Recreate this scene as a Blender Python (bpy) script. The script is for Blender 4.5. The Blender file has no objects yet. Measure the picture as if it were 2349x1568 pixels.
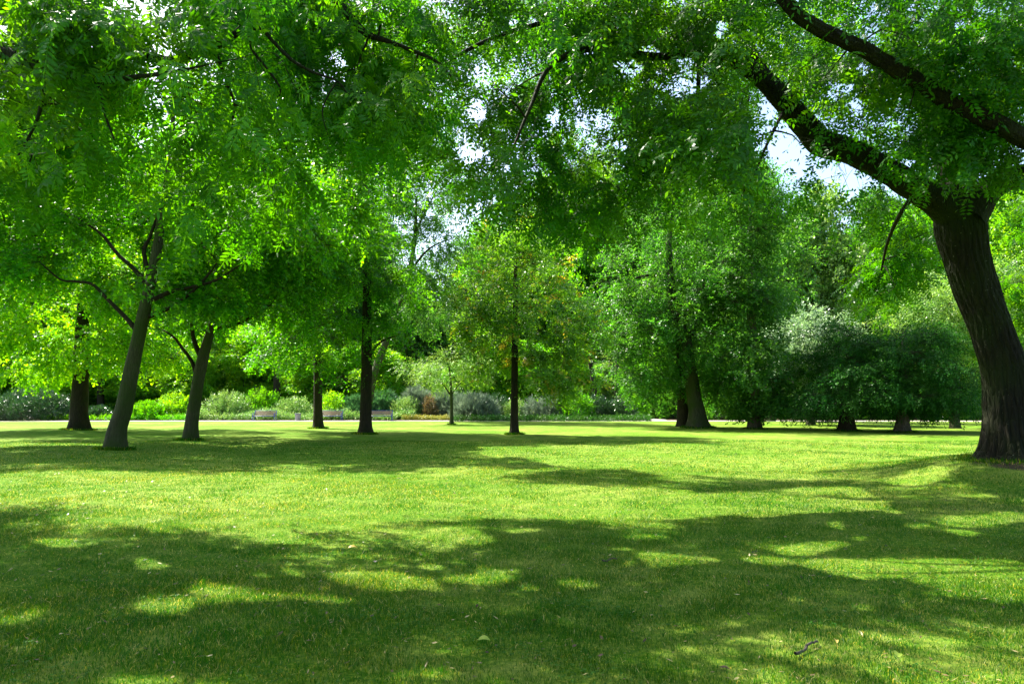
import bpy, math
import numpy as np
from math import radians, sin, cos, tan, pi, sqrt

sc = bpy.context.scene
COL = sc.collection
# ------------------------------------------------------------------ camera
F = 1566.4; UC = 1174.5; VC = 784.0; EYE = 1.6
PITCH = math.atan((925.6 - VC) / F)
cam_d = bpy.data.cameras.new('camera'); cam = bpy.data.objects.new('camera', cam_d); COL.objects.link(cam)
cam.location = (0, 0, EYE); cam.rotation_euler = (pi / 2 + PITCH, 0, 0)
cam_d.sensor_width = 36; cam_d.lens = 24.0; cam_d.clip_start = 0.1; cam_d.clip_end = 2000
sc.camera = cam
# ------------------------------------------------------------------ light
EL = radians(50); AZ = (-0.78, 0.626)
S = np.array([AZ[0] * cos(EL), AZ[1] * cos(EL), sin(EL)]); S /= np.linalg.norm(S)
w = bpy.data.worlds.new('World'); sc.world = w; w.use_nodes = True
wn = w.node_tree.nodes; sky = wn.new('ShaderNodeTexSky'); sky.sky_type = 'NISHITA'; sky.sun_disc = False
sky.sun_elevation = EL; sky.sun_rotation = math.atan2(AZ[0], AZ[1]) % (2 * pi)
sky.air_density = 1.0; sky.dust_density = 2.5; sky.ozone_density = 1.0
w.node_tree.links.new(sky.outputs[0], wn['Background'].inputs[0]); wn['Background'].inputs[1].default_value = 0.10
sl = bpy.data.lights.new('sun', 'SUN'); sl.energy = 5.0; sl.angle = radians(0.53); sl.color = (1.0, 0.95, 0.84)
so = bpy.data.objects.new('sun', sl); COL.objects.link(so)
from mathutils import Vector, noise as mnoise
so.rotation_euler = Vector(S).to_track_quat('Z', 'Y').to_euler()
so.location = (-20, 20, 40)
sc.view_settings.view_transform = 'Standard'; sc.view_settings.look = 'None'
sc.view_settings.exposure = 2.08; sc.view_settings.gamma = 1; sc.view_settings.use_curve_mapping = False
cy = sc.cycles
cy.max_bounces = 5; cy.diffuse_bounces = 2; cy.glossy_bounces = 2; cy.transmission_bounces = 4
cy.transparent_max_bounces = 4; cy.caustics_reflective = False; cy.caustics_refractive = False
cy.sample_clamp_indirect = 4.0

# ------------------------------------------------------------------ picture <-> world helpers (display px 2349 x 1568)
sp_, cp_ = sin(PITCH), cos(PITCH)
def P(u, v, Y):
    cx = (np.asarray(u, float) - UC) / F; cyy = (VC - np.asarray(v, float)) / F
    dy = cp_ - cyy * sp_; dz = sp_ + cyy * cp_; t = np.asarray(Y, float) / dy
    return np.stack(np.broadcast_arrays(cx * t, np.asarray(Y, float) + 0 * t, EYE + dz * t), -1)
def proj(p):
    x, y, z = p[..., 0], p[..., 1], p[..., 2] - EYE
    d = y * cp_ + z * sp_; up = -y * sp_ + z * cp_
    d = np.maximum(d, 0.05)
    return UC + F * x / d, VC - F * up / d
def gdepth(v):
    cyy = (VC - v) / F
    return -EYE / (sp_ + cyy * cp_) * (cp_ - cyy * sp_)
def G(u, v):
    p = P(u, v, gdepth(v)); return np.array([p[0], p[1], hgt(p[0], p[1])])
def hgt(x, y):
    x = np.asarray(x, float); y = np.asarray(y, float)
    m = 0.60 * np.exp(-(np.maximum(np.abs(x - 10.8) - 1.2, 0) ** 2 / (2 * 1.5 ** 2) + (y - 13.4) ** 2 / (2 * 2.1 ** 2)))
    u = 0.035 * np.sin(x * 0.55 + 1.2) * np.sin(y * 0.42 + 0.4) + 0.02 * np.sin(x * 1.3 + y * 0.9)
    return m + u * np.clip(y / 8, 0, 1)
def inpoly(u, v, poly):
    r = np.zeros(np.shape(u), bool); n = len(poly)
    for i in range(n):
        x0, y0 = poly[i]; x1, y1 = poly[(i + 1) % n]
        if y0 == y1: continue
        c = ((y0 > v) != (y1 > v)) & (u < (x1 - x0) * (v - y0) / (y1 - y0) + x0)
        r ^= c
    return r
LIT = [  # sunny areas of the lawn, as the leaf gaps over it have to leave them
 [(-900,1084),(600,1086),(900,1086),(1290,1078),(1300,1081),(1130,1100),(1250,1114),(1450,1122),(1700,1132),(1900,1146),(2060,1158),(2020,1178),(1700,1184),(1300,1186),(900,1192),(700,1192),(460,1172),(420,1152),(-900,1144),(-900,1126),(200,1124),(370,1116),(300,1098),(-900,1092)],
 [(1320,1078),(1200,1052),(1130,1040),(1090,1022),(1650,1018),(1700,1004),(2500,1006),(2500,1056),(2200,1056),(2020,1086),(1600,1072),(1400,1074)],
 [(350,969),(1450,969),(1350,980),(1600,1000),(1250,998),(1000,992),(700,986),(350,984)],
 [(-300,1010),(300,1020),(300,1026),(-300,1022)]]
DAP = [(640,1237,55,8),(1080,1230,60,12),(860,1325,110,19),(1120,1330,90,13),(410,1392,65,15),(590,1378,90,12),(740,1380,55,9),
 (1540,1282,90,13),(1480,1225,40,9),(1870,1255,65,12),(1960,1298,130,18),(2120,1300,120,16),(2260,1310,120,24),(2320,1355,90,20),
 (2290,1196,70,10),(1760,1285,60,15),(500,1360,70,10),(2150,1130,70,8),(1900,1128,90,6),(2100,1480,90,14),(1560,1480,60,12),(620,1208,60,7),(300,1560,90,25),(2080,1292,230,16),(2270,1335,130,30),(150,1250,50,8),(330,1300,40,8),(1350,1345,50,10),(1000,1540,60,14)]
_r = np.random.RandomState(8)
for _k in range(70):
    _c = [(700, 1300), (1100, 1260), (1950, 1240), (2150, 1380), (500, 1450), (1500, 1330), (1750, 1500), (2200, 1210)][_k % 8]
    DAP.append((_c[0] + _r.normal(0, 190), _c[1] + _r.normal(0, 45), _r.uniform(12, 34), _r.uniform(3.5, 8)))
def lit(p):
    """is the ground point that p shades one of the sunny areas?"""
    t = p[:, 2] / S[2]
    g = p - t[:, None] * S; g[:, 2] = 0
    ok = g[:, 1] > 2.5
    gx, gy = g[:, 0], g[:, 1]; wb = np.sin(gx * 2.7 + 1.9 * np.sin(gy * 2.2)) * .6 + np.sin(gx * 6.1 - gy * 4.3) * .3 + np.sin(gx * 1.1 + gy * 5.2) * .4
    u, v = proj(g); r = (gy > 58) & (gy < 74) & (gx > -45) & (gx < 9); sc_ = 30. / np.maximum(gy, 3)
    v = v + wb * sc_ * 1.6; u = u + sc_ * 6 * np.sin(gy * 3.1 + gx)
    for poly in LIT: r |= inpoly(u, v, poly)
    for a, b, c, d in DAP: r |= ((u - a) / c) ** 2 + ((v - b) / d) ** 2 < 1.25
    return r & ok

# ------------------------------------------------------------------ object helpers
def tag(o, label=None, cat=None, group=None, kind=None):
    if label: o['label'] = label
    if cat: o['category'] = cat
    if group: o['group'] = group
    if kind: o['kind'] = kind
    return o
def empty(name, loc):
    o = bpy.data.objects.new(name, None); COL.objects.link(o); o.location = tuple(float(a) for a in loc); o.empty_display_size = 0.3
    return o
def mk(name, V, faces, mat, parent=None, attr=None, smooth=False, loc=None):
    """V (n,3); faces: list of (k,m) int arrays; attr: per-face float array"""
    me = bpy.data.meshes.new(name)
    V = np.asarray(V, np.float32)
    if loc is not None: V = V - np.asarray(loc, np.float32)
    faces = [f for f in faces if len(f)]
    nf = sum(len(f) for f in faces); nl = sum(f.size for f in faces)
    me.vertices.add(len(V)); me.vertices.foreach_set('co', V.ravel())
    me.loops.add(nl); me.polygons.add(nf)
    me.loops.foreach_set('vertex_index', np.concatenate([f.ravel() for f in faces]).astype(np.int32))
    tot = np.concatenate([np.full(len(f), f.shape[1], np.int32) for f in faces])
    st = np.concatenate([[0], np.cumsum(tot)[:-1]]).astype(np.int32)
    me.polygons.foreach_set('loop_start', st); me.polygons.foreach_set('loop_total', tot)
    if smooth: me.polygons.foreach_set('use_smooth', np.ones(nf, bool))
    if attr is not None:
        a = me.attributes.new('v', 'FLOAT', 'FACE'); a.data.foreach_set('value', np.asarray(attr, np.float32))
    me.update(calc_edges=True)
    me.materials.append(mat)
    o = bpy.data.objects.new(name, me); COL.objects.link(o)
    if parent is not None: o.parent = parent
    elif loc is not None: o.location = tuple(float(a) for a in loc)
    return o
class Acc:
    def __init__(s): s.V = []; s.F = {3: [], 4: []}; s.A = {3: [], 4: []}; s.n = 0
    def add(s, V, F, a=None):
        F = np.asarray(F); s.V.append(np.asarray(V, float)); k = F.shape[1]
        s.F[k].append(F + s.n); s.A[k].append(np.zeros(len(F)) if a is None else a); s.n += len(V)
    def build(s, name, mat, parent=None, attr=False, smooth=False, loc=None):
        fs = [np.concatenate(s.F[k]) for k in (3, 4) if s.F[k]]
        at = np.concatenate([np.concatenate(s.A[k]) for k in (3, 4) if s.F[k]]) if attr else None
        return mk(name, np.concatenate(s.V), fs, mat, parent, at, smooth, loc)
def crown(lf, tw, lmat, wmat, root, loc):
    f4 = np.concatenate(lf.F[4]); nl = len(f4); a4 = np.concatenate(lf.A[4]); w4 = np.concatenate(tw.F[4]) + lf.n
    o = mk('crown', np.concatenate(lf.V + tw.V), [np.concatenate([f4, w4])], lmat, root, np.concatenate([a4, np.zeros(len(w4))]), False, loc)
    o.data.materials.append(wmat); o.data.polygons.foreach_set('material_index', np.r_[np.zeros(nl, np.int32), np.ones(len(w4), np.int32)]); return o
def norm(a): return a / np.maximum(np.linalg.norm(a, axis=-1, keepdims=True), 1e-9)
def smooth_path(p, r, n):
    p = np.asarray(p, float); r = np.asarray(r, float); k = len(p)
    t = np.linspace(0, k - 1, n); i = np.clip(t.astype(int), 0, k - 2); f = t - i
    g = lambda a, j: a[np.clip(j, 0, k - 1)]
    a, b, c, d = g(p, i - 1), g(p, i), g(p, i + 1), g(p, i + 2); f3 = f[:, None]
    q = 0.5 * (2 * b + (c - a) * f3 + (2 * a - 5 * b + 4 * c - d) * f3 ** 2 + (3 * b - a - 3 * c + d) * f3 ** 3)
    return q, np.interp(t, np.arange(k), r)
def tube(acc, p, r, sides=8, rough=0.0, ridges=0, flare=None, seed=0):
    p = np.asarray(p, float); n = len(p)
    tg = norm(np.gradient(p, axis=0))
    x = np.cross(tg[0], [0.31, 0.95, 0.05]); x /= np.linalg.norm(x)
    X = []
    for i in range(n):
        x = x - tg[i] * np.dot(x, tg[i]); x /= np.linalg.norm(x); X.append(x)
    X = np.array(X); Y = np.cross(tg, X)
    a = np.linspace(0, 2 * pi, sides, endpoint=False)
    rr = np.repeat(np.asarray(r, float)[:, None], sides, 1)
    if rough or ridges:
        s = np.concatenate([[0], np.cumsum(np.linalg.norm(np.diff(p, axis=0), axis=1))])
        A, SS = np.meshgrid(a, s); rs = np.random.RandomState(seed)
        for k in range(5):
            m = rs.randint(2, 6); rr = rr * (1 + rough * 0.5 * np.sin(m * A + rs.uniform(0, 6) + SS * rs.uniform(-1.5, 1.5)) * np.sin(SS * rs.uniform(0.8, 3.2) + rs.uniform(0, 6)))
        if ridges:
            w1 = np.sin(ridges * A + 1.6 * np.sin(SS * 3.1 + A * 2) + 1.1 * np.sin(SS * 7.3 + A)); w2 = np.sin(ridges * 1.7 * A + 2.0 * np.sin(SS * 5.1 + 1))
            rr = rr + 0.011 * w1 + 0.006 * w2
        if flare is not None:
            am, ht = flare
            ro = 0.5 + 0.5 * np.sin(5 * A + 0.8) * 0.7 + 0.25 * np.sin(3 * A + 2.2)
            rr = rr * (1 + am * np.exp(-SS / ht) * (0.55 + 0.75 * ro))
    V = p[:, None, :] + rr[..., None] * (np.cos(a)[None, :, None] * X[:, None, :] + np.sin(a)[None, :, None] * Y[:, None, :])
    i = np.arange(n - 1)[:, None] * sides; j = np.arange(sides)[None, :]; j2 = (j + 1) % sides
    Fq = np.stack([i + j, i + j2, i + sides + j2, i + sides + j], -1).reshape(-1, 4)
    acc.add(V.reshape(-1, 3), Fq)
def thin(acc, A, B, r0, r1):
    """many straight three-sided twigs"""
    d = norm(B - A); x = norm(np.cross(d, np.array([0.2, 0.3, 0.9]))); y = np.cross(d, x)
    V = []
    for q, r in ((A, r0), (B, r1)):
        for k in range(3):
            c, s = cos(2.094 * k), sin(2.094 * k); V.append(q + r * (c * x + s * y))
    V = np.stack(V, 1); N = len(A); b = np.arange(N)[:, None, None] * 6
    f = np.array([[0, 1, 4, 3], [1, 2, 5, 4], [2, 0, 3, 5]])[None]
    acc.add(V.reshape(-1, 3), (f + b).reshape(-1, 4))

# ------------------------------------------------------------------ leaf templates
def leaf_rhomb(b, d, s, n, L, W, fold=0.12, back=0.45):
    return [b, b + d * L * back + s * W / 2 - n * W * fold, b + d * L, b + d * L * back - s * W / 2 - n * W * fold], [[0, 1, 2, 3]]
def leaf_full(b, d, s, n, L, W, droop=0.12):
    m = n * W * -0.16
    return [b, b + d * L * .28 + s * W * .42 + m, b + d * L * .62 + s * W * .45 + m - n * L * droop * .5, b + d * L - n * L * droop,
            b + d * L * .28 - s * W * .42 + m, b + d * L * .62 - s * W * .45 + m - n * L * droop * .5], [[0, 1, 2, 3], [0, 3, 5, 4]]
def template(build):
    V = []; Fc = []; A = []
    def put(vf, a):
        v, f = vf; k = len(V); V.extend(v)
        for q in f: Fc.append([i + k for i in q]); A.append(a)
    build(put); return np.array(V), np.array(Fc), np.array(A)
def rotm(rs, d, n, amt):
    d = d + rs.normal(0, amt, 3); d /= np.linalg.norm(d); n = n + rs.normal(0, amt, 3); n -= d * np.dot(n, d); n /= np.linalg.norm(n)
    return d, np.cross(n, d), n
def T_simple(seed, nl=13, L=0.6, leaf=0.11, asp=0.6, jit=0.45, ang=0.9):
    rs = np.random.RandomState(seed)
    def b(put):
        for k in range(nl):
            t = (k + 0.6) / nl; side = 1 if k % 2 else -1
            base = np.array([t * L, rs.normal(0, .05 * L), -0.18 * L * t * t + rs.normal(0, .05 * L)])
            a = ang * side * rs.uniform(.6, 1.3)
            if k == nl - 1: a *= .15
            d, s, n = rotm(rs, np.array([cos(a), sin(a), -0.25]), np.array([0, 0, 1.]), jit)
            put(leaf_rhomb(base + s * rs.normal(0, .03 * L), d, s, n, leaf * rs.uniform(.7, 1.25), leaf * asp * rs.uniform(.8, 1.2)), rs.rand())
    return template(b)
def T_compound(seed, ncomp=5, pairs=4, L=0.42, rach=0.24, leaf=0.068, asp=0.38, full=False, jit=0.3, droop=0.5):
    rs = np.random.RandomState(seed)
    def b(put):
        for c in range(ncomp):
            t = c / max(1, ncomp - 1); side = 1 if c % 2 else -1; a = side * rs.uniform(.5, 1.15)
            if c == ncomp - 1: a = rs.normal(0, .2)
            base = np.array([t * L, 0, -0.15 * L * t * t])
            d, s, n = rotm(rs, np.array([cos(a), sin(a), -droop * rs.uniform(.2, 1.4)]), np.array([0, 0, 1.]), jit)
            ci = rs.rand(); rl = rach * rs.uniform(.75, 1.2); bend = rs.uniform(.15, .45)
            for k in range(pairs + 1):
                q = (k + .8) / (pairs + .8); pos = base + d * rl * q - n * rl * bend * q * q
                dd = d - n * 2 * bend * q; dd /= np.linalg.norm(dd); nn = n + d * 2 * bend * q; nn -= dd * np.dot(nn, dd); nn /= np.linalg.norm(nn)
                for sg in ((1, -1) if k < pairs else (0,)):
                    al = 1.05 * sg * rs.uniform(.85, 1.15)
                    ld = dd * cos(al) + s * sin(al) - nn * rs.uniform(0, .45); ld /= np.linalg.norm(ld)
                    ln = nn + rs.normal(0, .22, 3); ln -= ld * np.dot(ln, ld); ln /= np.linalg.norm(ln); ls = np.cross(ln, ld)
                    l = leaf * (1 - .35 * (q - .5) ** 2 * 4 * .6) * rs.uniform(.85, 1.15)
                    put((leaf_full if full else leaf_rhomb)(pos, ld, ls, ln, l, l * asp), 0.6 * ci + 0.4 * rs.rand())
            if full:
                e = base + d * rl - n * rl * bend; wv = s * .003
                put(([base - wv, base + wv, e + wv, e - wv], [[0, 1, 2, 3]]), .9)
    return template(b)
def T_needle(seed, n=30, L=0.7, leaf=0.12):
    rs = np.random.RandomState(seed)
    def b(put):
        for k in range(n):
            t = (k + .5) / n; side = 1 if k % 2 else -1; a = side * 0.95
            base = np.array([t * L, 0, -0.22 * L * t * t])
            d, s, nn = rotm(rs, np.array([cos(a), sin(a), -0.25]), np.array([0, 0, 1.]), .22)
            put(leaf_rhomb(base, d, s, nn, leaf * (1.2 - t) * rs.uniform(.8, 1.2), leaf * .42, back=.3), rs.rand())
    return template(b)
def T_blade(seed, n=9, L=0.5, wd=0.03):
    rs = np.random.RandomState(seed)
    def b(put):
        for k in range(n):
            d, s, nn = rotm(rs, np.array([1., 0, 0]), np.array([0, 0, 1.]), .35)
            put(leaf_rhomb(np.array([rs.uniform(0, .1), 0, 0]), d, s, nn, L * rs.uniform(.6, 1.1), wd, back=.35), rs.rand())
    return template(b)
def place(acc, tpls, pos, fwd, rs, scale=(.8, 1.25), upj=0.35, var=0.5, cull=None):
    """put a leaf template at every pos, pointing along fwd, upper side up"""
    N = len(pos); f = norm(fwd); up = np.array([0, 0, 1.]) + rs.normal(0, upj, (N, 3))
    z = norm(up - f * np.sum(up * f, 1, keepdims=True)); y = np.cross(z, f)
    R = np.stack([f, y, z], 2) * rs.uniform(*scale, N)[:, None, None]; ch = rs.randint(0, len(tpls), N); vi = rs.rand(N)
    for k, (V, Fc, A) in enumerate(tpls):
        m = ch == k; c = int(m.sum())
        if not c: continue
        W = np.einsum('nij,vj->nvi', R[m], V) + pos[m][:, None]
        ff = (Fc[None] + (np.arange(c) * len(V))[:, None, None]).reshape(-1, Fc.shape[1])
        a = (A[None] * (1 - var) + vi[m][:, None] * var).reshape(-1); Wf = W.reshape(-1, 3)
        if cull is not None:
            kp = cull(Wf[ff].mean(1)); ff, a = ff[kp], a[kp]; used = np.zeros(len(Wf), bool); used[ff.ravel()] = True; mp = np.cumsum(used) - 1; Wf = Wf[used]; ff = mp[ff]
        if len(ff): acc.add(Wf, ff, a)

# ------------------------------------------------------------------ materials
def new_mat(name):
    m = bpy.data.materials.new(name); m.use_nodes = True; nt = m.node_tree; nt.nodes.clear(); return m, nt, nt.nodes.new, nt.links.new
def ramp(nt, stops):
    r = nt.nodes.new('ShaderNodeValToRGB'); e = r.color_ramp.elements
    while len(e) < len(stops): e.new(0.5)
    for k, (p, c) in enumerate(stops): e[k].position = p; e[k].color = (*c, 1)
    return r
def leaf_mat(name, stops, tr=(1.9, 2.1, .8), tfac=.45, gloss=.35, rough=.42, warm=None):
    m, nt, N, L = new_mat(name)
    at = N('ShaderNodeAttribute'); at.attribute_name = 'v'
    r = ramp(nt, stops); L(at.outputs['Fac'], r.inputs[0]); col = r.outputs[0]
    tc = N('ShaderNodeTexCoord')
    if warm:
        nz = N('ShaderNodeTexNoise'); nz.inputs['Scale'].default_value = warm[1]; nz.inputs['Detail'].default_value = 3
        L(tc.outputs['Object'], nz.inputs[0]); rr = ramp(nt, [(warm[2], (0, 0, 0)), (warm[2] + .12, (1, 1, 1))]); L(nz.outputs[0], rr.inputs[0])
        mx = N('ShaderNodeMix'); mx.data_type = 'RGBA'; L(rr.outputs[0], mx.inputs[0]); L(col, mx.inputs[6]); mx.inputs[7].default_value = (*warm[0], 1); col = mx.outputs[2]
    else:
        nz = N('ShaderNodeTexNoise'); nz.inputs['Scale'].default_value = .5; L(tc.outputs['Object'], nz.inputs[0])
        hs = N('ShaderNodeHueSaturation'); mr = N('ShaderNodeMapRange'); L(nz.outputs[0], mr.inputs[0])
        mr.inputs[1].default_value = .3; mr.inputs[2].default_value = .7; mr.inputs[3].default_value = .485; mr.inputs[4].default_value = .515
        L(mr.outputs[0], hs.inputs['Hue']); L(col, hs.inputs['Color']); col = hs.outputs[0]
    pb = N('ShaderNodeBsdfPrincipled'); L(col, pb.inputs['Base Color']); pb.inputs['Roughness'].default_value = rough
    pb.inputs['Specular IOR Level'].default_value = gloss
    mm = N('ShaderNodeVectorMath'); mm.operation = 'MULTIPLY'; L(col, mm.inputs[0]); mm.inputs[1].default_value = tr
    tl = N('ShaderNodeBsdfTranslucent'); L(mm.outputs[0], tl.inputs[0])
    ms = N('ShaderNodeMixShader'); ms.inputs[0].default_value = tfac; L(pb.outputs[0], ms.inputs[1]); L(tl.outputs[0], ms.inputs[2])
    o = N('ShaderNodeOutputMaterial'); L(ms.outputs[0], o.inputs[0]); return m
def bark_mat(name, c0, c1, moss=(.014, .022, .004), mossamt=.55, lichen=False, scale=6, bump=.6):
    m, nt, N, L = new_mat(name)
    tc = N('ShaderNodeTexCoord'); mp = N('ShaderNodeMapping'); mp.inputs['Scale'].default_value = (1, 1, .16); L(tc.outputs['Object'], mp.inputs[0])
    n1 = N('ShaderNodeTexNoise'); n1.inputs['Scale'].default_value = scale * 3; n1.inputs['Detail'].default_value = 8; n1.inputs['Roughness'].default_value = .7; L(mp.outputs[0], n1.inputs[0])
    vo = N('ShaderNodeTexVoronoi'); vo.feature = 'DISTANCE_TO_EDGE'; vo.inputs['Scale'].default_value = scale * 2.4; L(mp.outputs[0], vo.inputs[0])
    r = ramp(nt, [(.3, c0), (.7, c1)]); L(n1.outputs[0], r.inputs[0])
    n2 = N('ShaderNodeTexNoise'); n2.inputs['Scale'].default_value = 1.3; n2.inputs['Detail'].default_value = 5; L(tc.outputs['Object'], n2.inputs[0])
    r2 = ramp(nt, [(mossamt - .12, (0, 0, 0)), (mossamt + .15, (1, 1, 1))]); L(n2.outputs[0], r2.inputs[0])
    mx = N('ShaderNodeMix'); mx.data_type = 'RGBA'; L(r2.outputs[0], mx.inputs[0]); L(r.outputs[0], mx.inputs[6]); mx.inputs[7].default_value = (*moss, 1); col = mx.outputs[2]
    if lichen:
        n3 = N('ShaderNodeTexNoise'); n3.inputs['Scale'].default_value = 22; n3.inputs['Detail'].default_value = 3; L(tc.outputs['Object'], n3.inputs[0])
        r3 = ramp(nt, [(.69, (0, 0, 0)), (.72, (1, 1, 1))]); L(n3.outputs[0], r3.inputs[0])
        mx2 = N('ShaderNodeMix'); mx2.data_type = 'RGBA'; L(r3.outputs[0], mx2.inputs[0]); L(col, mx2.inputs[6]); mx2.inputs[7].default_value = (.10, .105, .07, 1); col = mx2.outputs[2]
    pb = N('ShaderNodeBsdfPrincipled'); L(col, pb.inputs['Base Color']); pb.inputs['Roughness'].default_value = .9; pb.inputs['Specular IOR Level'].default_value = .2
    ad = N('ShaderNodeMath'); ad.operation = 'ADD'; mu = N('ShaderNodeMath'); mu.operation = 'MINIMUM'; L(vo.outputs[0], mu.inputs[0]); mu.inputs[1].default_value = .16
    m5 = N('ShaderNodeMath'); m5.operation = 'MULTIPLY'; L(mu.outputs[0], m5.inputs[0]); m5.inputs[1].default_value = 4
    L(m5.outputs[0], ad.inputs[0]); L(n1.outputs[0], ad.inputs[1])
    bp = N('ShaderNodeBump'); bp.inputs['Strength'].default_value = bump; bp.inputs['Distance'].default_value = .045; L(ad.outputs[0], bp.inputs['Height']); L(bp.outputs[0], pb.inputs['Normal'])
    o = N('ShaderNodeOutputMaterial'); L(pb.outputs[0], o.inputs[0]); return m
def plain(name, c, rough=.6, metal=0, spec=.4, var=.15, scale=8, bump=0.0):
    m, nt, N, L = new_mat(name)
    tc = N('ShaderNodeTexCoord'); nz = N('ShaderNodeTexNoise'); nz.inputs['Scale'].default_value = scale; nz.inputs['Detail'].default_value = 6; L(tc.outputs['Object'], nz.inputs[0])
    r = ramp(nt, [(.3, tuple(x * (1 - var) for x in c)), (.7, tuple(min(1, x * (1 + var)) for x in c))]); L(nz.outputs[0], r.inputs[0])
    pb = N('ShaderNodeBsdfPrincipled'); L(r.outputs[0], pb.inputs['Base Color']); pb.inputs['Roughness'].default_value = rough; pb.inputs['Metallic'].default_value = metal; pb.inputs['Specular IOR Level'].default_value = spec
    if bump:
        bp = N('ShaderNodeBump'); bp.inputs['Strength'].default_value = bump; bp.inputs['Distance'].default_value = .02; L(nz.outputs[0], bp.inputs['Height']); L(bp.outputs[0], pb.inputs['Normal'])
    o = N('ShaderNodeOutputMaterial'); L(pb.outputs[0], o.inputs[0]); return m

M_ash = leaf_mat('ash_leaf', [(0, (.010, .050, .002)), (.6, (.026, .105, .004)), (1, (.085, .24, .010))], tr=(4.2, 3.3, .4), tfac=.5, gloss=.25, rough=.42)
M_sumac = leaf_mat('long_leaf', [(0, (.012, .062, .002)), (.6, (.032, .135, .004)), (1, (.100, .28, .010))], tr=(4.2, 3.2, .4), tfac=.55, gloss=.25, rough=.42)
M_green = leaf_mat('maple_leaf', [(0, (.014, .070, .003)), (.6, (.036, .145, .005)), (1, (.100, .30, .010))], tr=(4.2, 3.4, .4), tfac=.55, gloss=.25)
M_bright = leaf_mat('lime_leaf', [(0, (.045, .160, .005)), (.6, (.110, .30, .008)), (1, (.26, .44, .012))], tr=(2.8, 2.3, .4), tfac=.55)
M_warm = leaf_mat('warm_leaf', [(0, (.045, .13, .010)), (.6, (.085, .21, .014)), (1, (.18, .32, .025))], tr=(2.4, 2.3, .6), warm=((.34, .24, .05), .9, .58))
M_blue = leaf_mat('oak_leaf', [(0, (.020, .080, .008)), (.6, (.048, .145, .014)), (1, (.13, .27, .035))], tr=(2.2, 2.5, .9), tfac=.42, gloss=.2)
M_pale = leaf_mat('pale_leaf', [(0, (.10, .19, .09)), (.6, (.20, .31, .17)), (1, (.38, .47, .32))], tr=(1.5, 1.6, .9), tfac=.35, gloss=.6)
M_palegreen = leaf_mat('pale_green_leaf', [(0, (.07, .17, .025)), (.6, (.15, .29, .05)), (1, (.32, .45, .12))], tr=(1.6, 1.6, .7), tfac=.4)
M_yew = leaf_mat('yew_needle', [(0, (.012, .050, .006)), (.6, (.024, .092, .011)), (1, (.07, .20, .022))], tr=(1.8, 2.4, .6), tfac=.3, gloss=.1)
M_far = leaf_mat('far_leaf', [(0, (.030, .100, .014)), (.6, (.055, .155, .022)), (1, (.12, .25, .040))], tr=(2.4, 2.5, .8), gloss=.2)
M_rhodo = leaf_mat('rhododendron_leaf', [(0, (.020, .055, .018)), (.6, (.03, .08, .025)), (1, (.06, .13, .04))], tr=(1.4, 1.7, .8), tfac=.2, gloss=.9, rough=.3)
M_silver = leaf_mat('silver_leaf', [(0, (.09, .15, .09)), (.6, (.17, .23, .16)), (1, (.33, .38, .30))], tr=(1.1, 1.2, .9), tfac=.25, gloss=.5)
M_bed = leaf_mat('bed_leaf', [(0, (.09, .22, .04)), (.6, (.20, .36, .08)), (1, (.50, .58, .24))], tr=(1.3, 1.3, .8), tfac=.3)
M_teal = leaf_mat('reed_leaf', [(0, (.03, .10, .04)), (.6, (.06, .16, .07)), (1, (.12, .24, .11))], tr=(1.5, 1.6, .9), tfac=.3)
M_ivy = leaf_mat('ivy_leaf', [(0, (.015, .055, .008)), (1, (.055, .15, .02))], tr=(1.8, 2, .7), tfac=.25, gloss=.2)
M_yellow = leaf_mat('yellow_flower', [(0, (.16, .24, .03)), (.5, (.34, .34, .05)), (1, (.62, .52, .12))], tr=(1, 1, 1), tfac=.2)
M_red = leaf_mat('russet_leaf', [(0, (.10, .15, .04)), (.5, (.20, .15, .06)), (1, (.36, .20, .10))], tr=(1.2, 1.1, .8), tfac=.3)
M_grass = leaf_mat('grass_blade', [(0, (.014, .075, .002)), (.45, (.016, .110, .002)), (.68, (.13, .215, .010)), (.84, (.30, .31, .08)), (1, (.50, .44, .24))], tr=(2.6, 2.0, .5), tfac=.42, gloss=.2)
B_ash = bark_mat('ash_bark', (.002, .0018, .001), (.022, .018, .010), lichen=True, mossamt=.50, bump=1.0)
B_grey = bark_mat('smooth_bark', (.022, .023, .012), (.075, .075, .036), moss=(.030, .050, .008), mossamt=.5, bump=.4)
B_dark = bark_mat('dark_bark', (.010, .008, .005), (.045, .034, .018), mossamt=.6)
B_far = bark_mat('brown_bark', (.05, .04, .03), (.15, .125, .09), mossamt=.6)

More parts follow.
